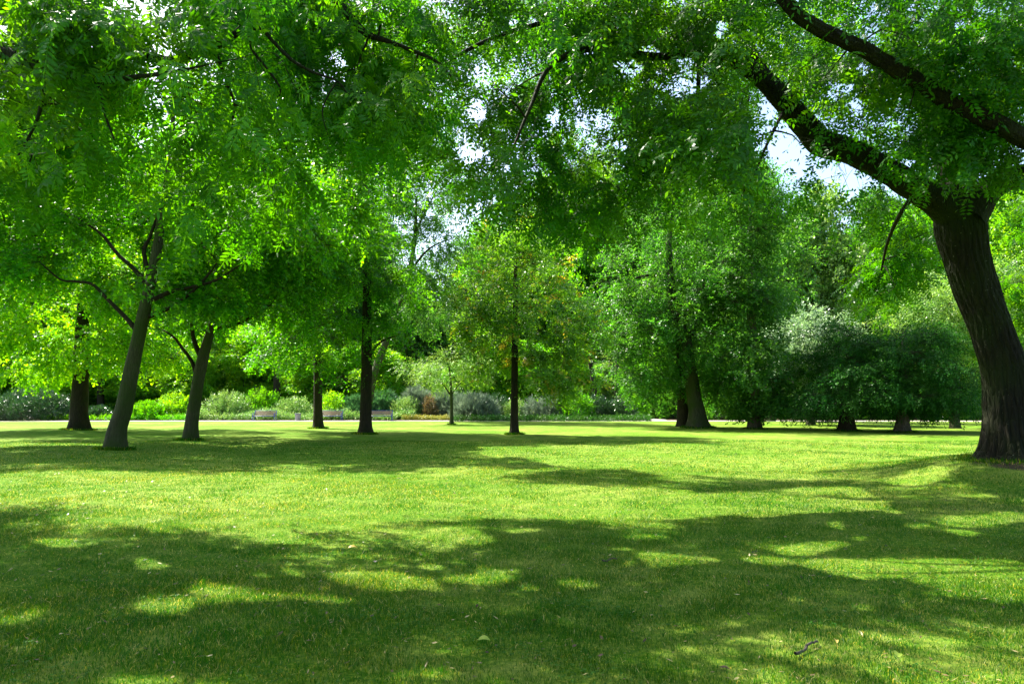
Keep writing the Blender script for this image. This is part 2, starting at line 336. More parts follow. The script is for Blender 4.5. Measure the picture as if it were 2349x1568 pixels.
# ------------------------------------------------------------------ ground
def ground_mat():
    m, nt, N, L = new_mat('lawn'); tc = N('ShaderNodeTexCoord'); o_ = tc.outputs['Object']
    def nz(s, d=5, sc_=None, ro=.6):
        n = N('ShaderNodeTexNoise'); n.inputs['Scale'].default_value = s; n.inputs['Detail'].default_value = d; n.inputs['Roughness'].default_value = ro
        if sc_:
            mp = N('ShaderNodeMapping'); mp.inputs['Scale'].default_value = sc_; L(o_, mp.inputs[0]); L(mp.outputs[0], n.inputs[0])
        else: L(o_, n.inputs[0])
        return n
    fine = nz(26, 6, ro=.75); mid = nz(2.2, 5); big = nz(.22, 4)
    r1 = ramp(nt, [(.30, (.012, .075, .001)), (.5, (.065, .165, .003)), (.68, (.25, .29, .03))]); L(fine.outputs[0], r1.inputs[0])
    r2 = ramp(nt, [(.47, (0, 0, 0)), (.66, (1, 1, 1))])
    ad = N('ShaderNodeMath'); ad.operation = 'ADD'; h1 = N('ShaderNodeMath'); h1.operation = 'MULTIPLY'; h1.inputs[1].default_value = .5; L(mid.outputs[0], h1.inputs[0])
    h2 = N('ShaderNodeMath'); h2.operation = 'MULTIPLY'; h2.inputs[1].default_value = .55; L(big.outputs[0], h2.inputs[0]); L(h1.outputs[0], ad.inputs[0]); L(h2.outputs[0], ad.inputs[1]); L(ad.outputs[0], r2.inputs[0])
    mx = N('ShaderNodeMix'); mx.data_type = 'RGBA'; mu = N('ShaderNodeMath'); mu.operation = 'MULTIPLY'; mu.inputs[1].default_value = .6; L(r2.outputs[0], mu.inputs[0]); L(mu.outputs[0], mx.inputs[0])
    L(r1.outputs[0], mx.inputs[6]); mx.inputs[7].default_value = (.27, .30, .06, 1)
    # bare earth round the big trunk and in the planting beds beyond the path
    sx = N('ShaderNodeSeparateXYZ'); L(o_, sx.inputs[0])
    vd = N('ShaderNodeVectorMath'); vd.operation = 'DISTANCE'; L(o_, vd.inputs[0]); vd.inputs[1].default_value = (9.9, 12.6, .4)
    dm = N('ShaderNodeMapRange'); L(vd.outputs['Value'], dm.inputs[0]); dm.inputs[1].default_value = .5; dm.inputs[2].default_value = 1.6; dm.inputs[3].default_value = 1.0; dm.inputs[4].default_value = 0
    dn = N('ShaderNodeMath'); dn.operation = 'ADD'; n3 = nz(1.9, 5); L(dm.outputs[0], dn.inputs[0]); L(n3.outputs[0], dn.inputs[1]); r3 = ramp(nt, [(.82, (0, 0, 0)), (1.0, (1, 1, 1))]); L(dn.outputs[0], r3.inputs[0])
    mb = N('ShaderNodeMath'); mb.operation = 'GREATER_THAN'; L(sx.outputs[1], mb.inputs[0]); mb.inputs[1].default_value = 66.2
    mxx = N('ShaderNodeMath'); mxx.operation = 'MAXIMUM'; L(r3.outputs[0], mxx.inputs[0]); L(mb.outputs[0], mxx.inputs[1])
    re = ramp(nt, [(.35, (.035, .025, .013)), (.7, (.10, .075, .045))]); L(fine.outputs[0], re.inputs[0])
    m2 = N('ShaderNodeMix'); m2.data_type = 'RGBA'; L(mxx.outputs[0], m2.inputs[0]); L(mx.outputs[2], m2.inputs[6]); L(re.outputs[0], m2.inputs[7])
    pb = N('ShaderNodeBsdfPrincipled'); L(m2.outputs[2], pb.inputs['Base Color']); pb.inputs['Roughness'].default_value = .95; pb.inputs['Specular IOR Level'].default_value = .1
    bp = N('ShaderNodeBump'); bp.inputs['Strength'].default_value = .8; bp.inputs['Distance'].default_value = .05; L(fine.outputs[0], bp.inputs['Height']); L(bp.outputs[0], pb.inputs['Normal'])
    o = N('ShaderNodeOutputMaterial'); L(pb.outputs[0], o.inputs[0]); return m
M_lawn = ground_mat()
xs = np.concatenate([np.linspace(-600, -42, 14), np.linspace(-40, 40, 201), np.linspace(42, 600, 14)])
ys = np.concatenate([np.linspace(-300, -6, 8), np.linspace(-5, 45, 161), np.linspace(46, 130, 30), np.linspace(150, 900, 10)])
X, Y = np.meshgrid(xs, ys); Vg = np.stack([X, Y, hgt(X, Y) * (np.abs(X) < 41) * (Y < 50) * (Y > -6)], -1).reshape(-1, 3)
nx = len(xs); ii = np.arange(len(ys) - 1)[:, None] * nx + np.arange(nx - 1)[None]; Fg = np.stack([ii, ii + 1, ii + nx + 1, ii + nx], -1).reshape(-1, 4)
tag(mk('lawn', Vg, [Fg], M_lawn, smooth=True), kind='structure')
M_path = plain('gravel', (.34, .30, .25), rough=.95, var=.18, scale=30, bump=.3)
def ribbon(name, pts, hw, z, mat):
    pts = np.asarray(pts, float); t = norm(np.gradient(pts, axis=0)); n = np.stack([-t[:, 1], t[:, 0]], 1); k = len(pts)
    A = np.c_[pts - n * hw, np.full(k, z)]; B = np.c_[pts + n * hw, np.full(k, z)]
    A0, B0 = A.copy(), B.copy(); A0[:, 2] = -.05; B0[:, 2] = -.05
    i = np.arange(k - 1)
    V = np.concatenate([A, B, A0, B0]); F_ = np.concatenate([np.stack([i, i + 1, i + 1 + k, i + k], 1), np.stack([i + 2 * k, i + 1 + 2 * k, i + 1, i], 1), np.stack([i + k, i + 1 + k, i + 1 + 3 * k, i + 3 * k], 1)])
    return tag(mk(name, V, [F_], mat), kind='structure')
ribbon('path', [(-90, 61.5), (-60, 62.6), (-30, 63.6), (0, 64.2), (20, 63.8), (45, 62.6), (80, 60)], 1.5, .02, M_path)
ribbon('side_path', [(13.5, 66), (14.2, 70), (13.5, 76), (11, 84)], 1.4, .028, plain('pale_gravel', (.55, .47, .42), rough=.95, scale=20))

# grass blades
def build_grass():
    rs = np.random.RandomState(5); acc = Acc()
    def zone(y0, y1, dens, hh, ww, two):
        n0 = int(dens * (y1 - y0) * (1.62 * y1 + 7)); y = rs.uniform(y0, y1, n0); x = rs.uniform(-1, 1, n0) * (.81 * y1 + 3.5)
        k = np.abs(x) < .81 * y + 3.5; x, y = x[k], y[k]
        # clumps and thin places
        c = np.sin(x * 2.1 + np.sin(y * 1.7) * 2) * np.sin(y * 2.6 + np.sin(x * 1.3) * 2) + .6 * np.sin(x * 7.1 + y * 3.3) * np.sin(y * 8.3 - x * 2.2)
        h0 = None; d0 = np.hypot(x - 9.9, (y - 12.9)); k = rs.rand(len(x)) < (.72 + .28 * c) * np.clip((d0 - .3) / 1.5, .15, 1); x, y, c = x[k], y[k], c[k]
        n = len(x); z = hgt(x, y) - .004; a = rs.uniform(0, 2 * pi, n)
        h = hh * rs.uniform(.5, 1.25, n) * (1 + .25 * c); h[rs.rand(n) < .02] *= 1.7; wd = ww * rs.uniform(.7, 1.3, n)
        ln = rs.uniform(.15, 1.0, n) ** 1.3 * h * 1.1; b = rs.uniform(0, 2 * pi, n)
        dry = np.sin(x * .8 + 2 * np.sin(y * .5)) * np.sin(y * .9 + 1.5 * np.sin(x * .45)) * .5 + .5
        v = np.clip(rs.beta(2, 3.2, n) * .85 + .16 * dry - .03, 0, 1); st = rs.rand(n) < .035 + .10 * dry; v[st] = rs.uniform(.78, 1, st.sum()); ln[st] *= 1.5; h[st] *= .75
        P0 = np.stack([x, y, z], 1); s = np.stack([np.cos(a), np.sin(a), 0 * a], 1) * wd[:, None] / 2; L = np.stack([np.cos(b), np.sin(b), 0 * b], 1) * ln[:, None]
        up = np.array([0, 0, 1.]) * h[:, None]
        if two:
            V = np.stack([P0 - s, P0 + s, P0 + L * .3 + up * .62 + s * .8, P0 + L * .3 + up * .62 - s * .8, P0 + L + up], 1).reshape(-1, 3); bb = np.arange(n)[:, None] * 5
            f4 = bb + np.array([[0, 1, 2, 3]]); f3 = bb + np.array([[3, 2, 4]])
            base = acc.n; acc.add(V, f4, v); acc.F[3].append(f3 + base); acc.A[3].append(v)
        else:
            V = np.stack([P0 - s, P0 + s, P0 + L + up], 1).reshape(-1, 3); acc.add(V, np.arange(n * 3).reshape(-1, 3), v)
    zone(1.6, 6.5, 7600, .036, .0036, True); zone(6.5, 10, 3800, .038, .0050, False); zone(10, 17, 1500, .040, .008, False); zone(17, 30, 380, .040, .014, False)
    tag(acc.build('grass', M_grass, attr=True), 'short mown lawn grass with dry straw blades', 'grass', kind='stuff')
build_grass()
def build_clover():
    rs = np.random.RandomState(15); n = 26000; y = rs.uniform(3, 11, n); x = rs.uniform(-1, 1, n) * (.8 * y + 1)
    k = (np.sin(x * 1.9 + 2.2 * np.sin(y * 1.1 + .5)) * np.sin(y * 2.3 + 1.4 * np.sin(x * 1.7)) + .5 * np.sin(x * 6.3 + y * 2) * np.sin(y * 7.1)) > .62; x, y = x[k], y[k]; n = len(x)
    b = np.stack([x, y, hgt(x, y) + rs.uniform(.018, .034, n)], 1); acc = Acc()
    for j in range(3):
        a = rs.uniform(0, 2, n) * .3 + j * 2.094 + rs.uniform(0, 6.28, 1); r = rs.uniform(.006, .011, n)[:, None]; d = np.stack([np.cos(a), np.sin(a), rs.normal(.1, .25, n)], 1); s_ = np.stack([-np.sin(a), np.cos(a), rs.normal(0, .2, n)], 1)
        V = np.stack([b, b + d * r + s_ * r * .7, b + d * r * 1.9, b + d * r - s_ * r * .7], 1).reshape(-1, 3); acc.add(V, np.arange(n * 4).reshape(-1, 4), rs.rand(n))
    tag(acc.build('clover', leaf_mat('clover_leaf', [(0, (.018, .075, .010)), (1, (.06, .17, .02))], tr=(2, 2.2, .7), tfac=.3, gloss=.05), attr=True), 'patches of small three-leaved clover in the lawn', 'clover', kind='stuff')
    n = 3600; y = 2.5 + 13 * rs.rand(n) ** 1.5; x = rs.uniform(-1, 1, n) * (.8 * y + 1); b = np.stack([x, y, hgt(x, y) + rs.uniform(.02, .036, n)], 1); a = rs.uniform(0, 6.28, n); L = rs.uniform(.008, .028, n)[:, None]
    d = np.stack([np.cos(a), np.sin(a), rs.normal(0, .25, n)], 1) * L; s_ = np.stack([-np.sin(a), np.cos(a), rs.normal(0, .3, n)], 1) * L * rs.uniform(.06, .5, n)[:, None]
    acc = Acc(); acc.add(np.stack([b - d, b + s_, b + d, b - s_], 1).reshape(-1, 3), np.arange(n * 4).reshape(-1, 4), rs.rand(n))
    tag(acc.build('leaf_litter', leaf_mat('litter', [(0, (.03, .02, .01)), (.5, (.14, .09, .04)), (1, (.42, .36, .14))], tr=(1, 1, .8), tfac=.15), attr=True), 'scattered bits of dry leaf and bark on the lawn', 'leaf litter', kind='stuff')
build_clover()

# ------------------------------------------------------------------ tree builder
def noise_gap(p, sc_=.6, seed=0):
    r = np.zeros(len(p)); rs = np.random.RandomState(seed)
    for k in range(6):
        d = rs.normal(0, 1, 3); d /= np.linalg.norm(d); r += np.sin(p @ d * sc_ * rs.uniform(1.5, 4.5) + rs.uniform(0, 6.28))
    return r / 6
def in_blobs(rs, blobs, n, shell=.55):
    wts = np.array([b[6] if len(b) > 6 else b[3] * b[4] * b[5] for b in blobs]) ** .75; wts /= wts.sum(); ch = rs.choice(len(blobs), n, p=wts)
    B = np.array([b[:6] for b in blobs])[ch]; d = norm(rs.normal(0, 1, (n, 3))); r = rs.uniform(0, 1, n) ** (1 / 3.) ; r = shell + (1 - shell) * r if shell > 0 else r
    r = np.where(rs.rand(n) < .3, r * rs.uniform(.3, 1, n), r)
    return B[:, :3] + d * r[:, None] * B[:, 3:6]
def blob(u, v, Y, ru, rv, ry):
    c = P(u, v, Y); return (c[0], c[1], c[2], ru / F * Y, ry, rv / F * Y)
def limb_nodes(limbs):
    """limbs: list of (points, radii) -> smoothed"""
    return [smooth_path(p, r, max(8, int(3 * len(p)) + 4)) for p, r in limbs]
def grow(rs, nodes, noder, C, acc, rmax=.05, sides=5, kmin=0, sag=.12):
    """join every cluster centre to the nearest wood, nearest first; returns branch ends"""
    nodes = list(nodes); noder = list(noder); NP = np.array(nodes); NR = np.array(noder); left = list(range(len(C)))
    D = np.linalg.norm(C[:, None] - NP[None], axis=2); best = D.min(1); bi = D.argmin(1); out = {}
    while left:
        j = left[int(np.argmin(best[left]))]; left.remove(j); a = NP[bi[j]]; b = C[j]; L = np.linalg.norm(b - a) + 1e-6
        r0 = min(NR[bi[j]] * .75, rmax, .012 + .016 * L); r1 = max(.004, r0 * .45)
        k = max(4, int(L / .35) + 2); t = np.linspace(0, 1, k)[:, None]
        off = norm(rs.normal(0, 1, (1, 3))) * .10 * L; pth = a + (b - a) * t + off * np.sin(t * pi) + np.array([0, 0, sag * L]) * np.sin(t * pi) + rs.normal(0, .02 * L, (k, 3)) * np.sin(t * pi)
        rr = np.linspace(r0, r1, k); tube(acc, pth, rr, sides); out[j] = pth
        new = pth[1:]; NP = np.concatenate([NP, new]); NR = np.concatenate([NR, rr[1:]])
        if left:
            la = np.array(left); d2 = np.linalg.norm(C[la][:, None] - new[None], axis=2); m = d2.min(1); am = d2.argmin(1); up = m < best[la]
            best[la[up]] = m[up]; bi[la[up]] = len(NP) - len(new) + am[up]
    return out
def foliage(rs, C, per, rad, flat, tpls, acc, twigs, centre, droop=.35, scale=(.8, 1.25), keep=None, twr=.006, outw=.7, upj=.35, cull=None):
    N = len(C) * per; ci = np.repeat(np.arange(len(C)), per)
    d = norm(rs.normal(0, 1, (N, 3))) * (rs.uniform(.15, 1, N) ** .6)[:, None]; d[:, 2] *= flat
    sizes = rs.uniform(.65, 1.3, len(C))[ci][:, None]
    p = C[ci] + d * rad * sizes
    if keep is not None:
        k = keep(p); p, d, ci = p[k], d[k], ci[k]
    out = norm((p - centre) * np.array([1, 1, .5])); f = norm(d) * .8 + out * outw + rs.normal(0, .35, p.shape); f[:, 2] -= droop
    f = norm(f); place(acc, tpls, p, f, rs, scale, upj, cull=cull)
    if twigs is not None and len(p):
        s = rs.rand(len(p)) < .6; thin(twigs, C[ci][s] + d[s] * .05, p[s] + f[s] * .12, twr, twr * .5)
    return p

TS_mid = [T_simple(k, 13, .60, .125, .62) for k in range(4)]
TS_big = [T_simple(k + 40, 12, .62, .15, .66) for k in range(4)]
TS_far = [T_simple(k + 10, 11, .95, .26, .66, jit=.5) for k in range(4)]
TS_fine = [T_simple(k + 20, 16, .6, .085, .5) for k in range(3)]
T_ash = [T_compound(k, 5, 4, .50, .29, .098, .42) for k in range(6)]
T_long = [T_compound(k + 50, 4, 6, .42, .38, .112, .34, full=True, droop=.8) for k in range(6)]
T_yew = [T_needle(k) for k in range(3)]
T_bl = [T_blade(k, wd=.05) for k in range(3)]; T_spk = [T_blade(k + 9, 12, .7, .045) for k in range(3)]

def make_tree(name, label, cat, base, trunk, limbs, blobs, tpls, lmat, bmat, seed, nclus=90, per=32, rad=.9, flat=.6, shell=.5, droop=.35,
              use_lit=True, gap=-.35, rmax=.05, tr_sides=26, flare=(.42, .3), scale=(.8, 1.25), group=None, rough=.06, twr=.007, limb_name='branch', ridges=0, vmin=None, outw=.7, bare=None, lgap=-.2):
    rs = np.random.RandomState(seed); base = np.asarray(base, float); root = tag(empty(name, base), label, cat, group)
    wood = Acc(); q, r = smooth_path(trunk[0], trunk[1], 46); tube(wood, q, r, tr_sides, rough, ridges, flare, seed)
    nodes = list(q[12:]); nr = list(r[12:])
    wood.build('trunk', bmat, root, smooth=True, loc=base)
    for lp, lr in limbs:
        a = Acc(); lq, lrr = smooth_path(lp, lr, 6 * len(lp)); tube(a, lq, lrr, 10, rough, 0, None, seed + 3); a.build(limb_name, B_dark if bmat is B_grey else bmat, root, smooth=True, loc=base)
        nodes += list(lq[2:]); nr += list(lrr[2:])
    C = in_blobs(rs, blobs, nclus * 3, shell); g = noise_gap(C, .5, seed); C = C[g > gap]
    C = C[C[:, 2] > .9]
    if use_lit: C = C[~lit(C) | (rs.rand(len(C)) < .12)]
    C = C[:nclus]
    br = Acc(); grow(rs, nodes, nr, C, br, rmax)
    lf = Acc(); cen = np.mean([b[:3] for b in blobs], 0)
    bt = list(limbs) if bare else []
    kp = lambda p: (p[:, 2] > .5) & ((~lit(p) | (rs.rand(len(p)) < .25)) if use_lit else True) & (noise_gap(p, .8, seed) > lgap) & (clear_limb(p, bare, rs, .25) if bare else True)
    foliage(rs, C, per, rad, flat, tpls, lf, br, cen, droop, scale, kp, twr, outw, cull=(lambda p: ~lit(p) | (rs.rand(len(p)) < .15)) if use_lit else None)
    crown(lf, br, lmat, B_dark, root, base)
    return root
def pxpath(pts, Y, z0=None):
    out = []
    for q in pts: out.append(P(q[0], q[1], q[2] if len(q) > 2 else Y))
    return np.array(out)
def base_of(u, v, Y=None):
    Y = gdepth(v) if Y is None else Y; p = P(u, v, Y); return np.array([p[0], p[1], float(hgt(p[0], p[1]))])

# ------------------------------------------------------------------ the ash on the right
HOLES = [(1795,362,58,92),(1790,400,40,50),(1925,425,46,36),(1890,400,20,14),(1560,190,72,30),(1092,252,24,28),(1085,352,42,24),(1447,160,40,26),(1391,278,28,18),(1488,118,28,18),(1349,118,20,14),
         (1223,50,16,12),(1180,48,14,10),(775,132,30,24),(1927,206,38,22),(1985,160,22,16),(1762,248,22,26),(2078,372,34,14),(1656,70,18,26),(1572,142,24,18),(1962,244,20,16),
         (1938,322,16,10),(1430,330,22,14),(1160,385,14,10),(10,65,14,16),(8,235,12,26),(1050,410,20,14),(1270,270,16,22),(1310,440,12,8),(2200,60,18,10),(2105,180,14,10),
         (955,600,16,40)]
def not_hole(p, rs, k=.08):
    u, v = proj(p); h = np.zeros(len(p), bool); y = p[:, 1]
    wob = .34 * np.sin(u * .11 + 1.3 * np.sin(v * .07) + y) + .30 * np.sin(v * .17 + 1.7 * np.sin(u * .09)) + .26 * np.sin((u + v) * .31 + y * 2) + .2 * np.sin((u - v) * .47)
    for a, b, c, d in HOLES: h |= ((u - a) / c) ** 2 + ((v - b) / d) ** 2 < .85 + wob
    return ~h | (rs.rand(len(p)) < k)
LIMBS_ASH = [([(2205,520),(2110,437),(2040,394),(1955,350),(1885,328),(1850,290),(1805,240),(1762,192),(1712,150)], 66, 13.2), ([(2349,316),(2279,281),(2191,239),(2121,197),(2043,151),(1980,112),(1927,88),(1874,63),(1829,33),(1800,0)], 34, 10.1),
             ([(2210,660),(2200,540),(2205,460)], 95, 13.6), ([(2205,460),(2190,400),(2150,320)], 26, 13.6), ([(2230,480),(2300,415),(2349,400)], 30, 13.3)]
LIMBS_LONG = [([(0,118),(133,168),(225,185),(300,178)], 12, 7.9), ([(306,116),(351,131),(397,139),(457,116),(510,98),(552,67),(576,28),(626,0)], 14, 8.6), ([(552,67),(597,66),(626,95),(668,137),(717,165),(773,186)], 9, 8.6),
              ([(487,108),(510,160),(524,200),(538,240),(532,290)], 9, 8.6), ([(573,36),(575,105),(605,148),(643,212),(622,240)], 8, 8.6), ([(762,-4),(804,39),(839,77),(881,92),(945,116),(1001,141)], 13, 9.4)]
def clear_limb(p, limbs, rs, k=.12):
    """thin out sprays between the camera and the boughs so the wood stays visible"""
    u, v = proj(p); h = np.zeros(len(p), bool)
    for pts, w_, dep in limbs:
        for (x0, y0), (x1, y1) in zip(pts[:-1], pts[1:]):
            dx, dy = x1 - x0, y1 - y0; t = np.clip(((u - x0) * dx + (v - y0) * dy) / (dx * dx + dy * dy), 0, 1)
            h |= (np.hypot(u - x0 - t * dx, v - y0 - t * dy) < w_) & (p[:, 1] < dep)
    return ~h | (rs.rand(len(p)) < k)
def make_ash():
    rs = np.random.RandomState(11); Y0 = 13.3
    tp = pxpath([(2324, 1085), (2320, 1030), (2314, 950), (2307, 860), (2280, 770), (2254, 700), (2234, 645), (2217, 590), (2203, 530), (2200, 480), (2208, 435)], Y0)
    tr = [.55, .47, .425, .405, .385, .375, .38, .40, .44, .42, .33]
    base = tp[0].copy(); base[2] = hgt(base[0], base[1])
    root = tag(empty('ash_tree', base), 'huge leaning dark ridged trunk on a grassy mound with an arching limb and pinnate leaves', 'tree')
    a = Acc(); q, r = smooth_path(tp, tr, 120); tube(a, q, r, 110, .06, 23, (1.0, .20), 4); a.build('trunk', B_ash, root, smooth=True, loc=base)
    nodes, nr = list(q[70:]), list(r[70:])
    limbs = [  # left limb with the elbow, upright stem, right fork, the second long limb coming back over the right edge, high stems
        ([(2212, 520), (2165, 470, 13.2), (2110, 437, 13.1), (2040, 394, 13), (1955, 350, 12.9), (1885, 328, 12.8), (1850, 290, 12.7), (1805, 240, 12.6), (1762, 192, 12.5), (1712, 150, 12.4), (1640, 108, 12.2), (1560, 60, 12), (1450, 10, 11.8), (1330, -60, 11.6)],
         [.42, .32, .255, .235, .23, .25, .225, .20, .185, .17, .14, .11, .085, .05]),
        ([(2208, 500, 13.4), (2195, 410, 13.5), (2160, 330, 13.6), (2125, 240, 13.7), (2080, 150, 13.8), (2062, 60, 13.9), (2050, -60, 14), (2010, -260, 14.2), (1960, -480, 14.4)],
         [.40, .30, .25, .20, .17, .145, .13, .09, .05]),
        ([(2215, 500, 13.2), (2265, 440, 13.1), (2320, 408, 12.9), (2400, 395, 12.6), (2500, 372, 12), (2590, 350, 11.2)], [.40, .26, .21, .20, .20, .20]),
        ([(2590, 352, 11.2), (2500, 350, 10.6), (2420, 340, 10.3), (2349, 316, 10.1), (2279, 281, 10), (2191, 239, 10), (2121, 197, 10), (2043, 151, 9.9), (1980, 112, 9.8), (1927, 88, 9.7), (1874, 63, 9.6), (1829, 33, 9.5), (1800, 0, 9.4), (1740, -70, 9.3), (1650, -160, 9.2), (1500, -260, 9.1)],
         [.19, .15, .142, .134, .128, .123, .118, .11, .105, .10, .094, .086, .08, .07, .05, .03]),
        ([(2590, 350, 11.2), (2660, 240, 11.4), (2690, 80, 11.8), (2700, -150, 12.2)], [.19, .15, .11, .05]),
        ([(1762, 192, 12.5), (1690, 60, 12.3), (1600, -80, 12.2), (1480, -240, 12)], [.13, .10, .07, .04]),
        ([(1640, 108, 12.2), (1510, 130, 11.6), (1370, 110, 11), (1265, 150, 10.6), (1215, 250, 10.3), (1185, 320, 10.2), (1163, 372, 10.2)], [.085, .07, .055, .04, .028, .018, .010]),
        ([(1450, 10, 11.8), (1300, 40, 11.2), (1150, 80, 10.8), (1030, 140, 10.4), (960, 210, 10.2)], [.06, .045, .035, .025, .012]),
        ([(2096, 446, 13.1), (2060, 500, 13.8), (2035, 560, 14.6), (2022, 620, 15.2)], [.055, .04, .03, .02]),
        ([(1805, 240, 12.6), (1760, 330, 12.0), (1730, 400, 11.8), (1700, 450, 11.7)], [.035, .025, .018, .010]),
        ([(1600, 84, 12.1), (1600, 220, 11.7), (1560, 330, 11.5), (1500, 430, 11.4)], [.05, .035, .022, .010])]
    for lp, lr in limbs:
        w_ = pxpath(lp, Y0); b = Acc(); lq, lrr = smooth_path(w_, lr, 9 * len(lp)); big = lr[0] > .12
        tube(b, lq, lrr, 32 if big else 12, .05, 11 if big else 0, None, 6); b.build('branch', B_ash, root, smooth=True, loc=base)
        nodes += list(lq[3:]); nr += list(lrr[3:])
    # leaf masses : regions of the crown given by outline and depth
    def region(n, poly, d0, d1):
        us = [p[0] for p in poly]; vs = [p[1] for p in poly]; u = rs.uniform(min(us), max(us), n * 4); v = rs.uniform(min(vs), max(vs), n * 4)
        k = inpoly(u, v, poly); u, v = u[k][:n], v[k][:n]; return P(u, v, rs.uniform(d0, d1, len(u)))
    C = np.concatenate([
        region(200, [(800,-40),(850,120),(930,235),(1010,300),(1050,400),(1110,440),(1200,400),(1290,380),(1330,290),(1450,320),(1500,420),(1600,440),(1690,400),(1745,300),(1770,200),(1700,90),(1660,-40)], 8.8, 13.5),
        region(95, [(1660,-40),(1700,90),(1780,170),(1830,260),(1960,300),(2100,350),(2140,300),(2349,260),(2420,-40)], 9.2, 14.5),
        region(26, [(1830,300),(1840,360),(1880,440),(1920,470),(1960,400),(1980,350),(1900,310)], 11.5, 13),
        region(20, [(1180,380),(1240,480),(1390,480),(1440,430),(1300,370)], 10, 13),
        region(12, [(1480,400),(1500,470),(1620,490),(1660,420)], 11, 13),
        region(22, [(2110,260),(2150,400),(2250,400),(2380,370),(2400,260)], 10.5, 12.6),
        region(42, [(450,-60),(450,300),(1000,300),(1000,-60)], 12, 14.5),
        region(17, [(2000,440),(1970,560),(1990,650),(2050,670),(2110,640),(2140,560),(2090,460)], 14.5, 17.5),
        region(14, [(2280,450),(2290,620),(2330,760),(2420,760),(2430,430)], 15, 18.5),
        region(100, [(700,-60),(2500,-60),(2600,-700),(800,-700)], 9, 15),  # crown above the frame, clusters added to shade the near grass
        region(240, [(700,60),(760,380),(1250,420),(1650,420),(1700,250),(1900,200),(1900,0),(700,0)], 14.5, 20.5),
        region(70, [(2380,-60),(2400,420),(2700,520),(2900,300),(2900,-500),(2500,-500)], 9, 16)])
    C = C[(~lit(C) | (rs.rand(len(C)) < .10))]; C = C[not_hole(C, rs)]
    br = Acc(); grow(rs, nodes, nr, C, br, .035, 5, sag=.10)
    lf = Acc(); cen = np.array([8.5, 13, 7.])
    kp = lambda p: (~lit(p) | (rs.rand(len(p)) < .10)) & not_hole(p, rs, .10) & clear_limb(p, LIMBS_ASH, rs, .06) & (noise_gap(p, .9, 5) > -.14)
    foliage(rs, C, 20, .56, .7, T_ash, lf, br, cen, .55, (.8, 1.25), kp, .005, .45, cull=lambda p: (~lit(p) | (rs.rand(len(p)) < .06)) & not_hole(p, rs, .15))
    crown(lf, br, M_ash, B_ash, root, base)
make_ash()

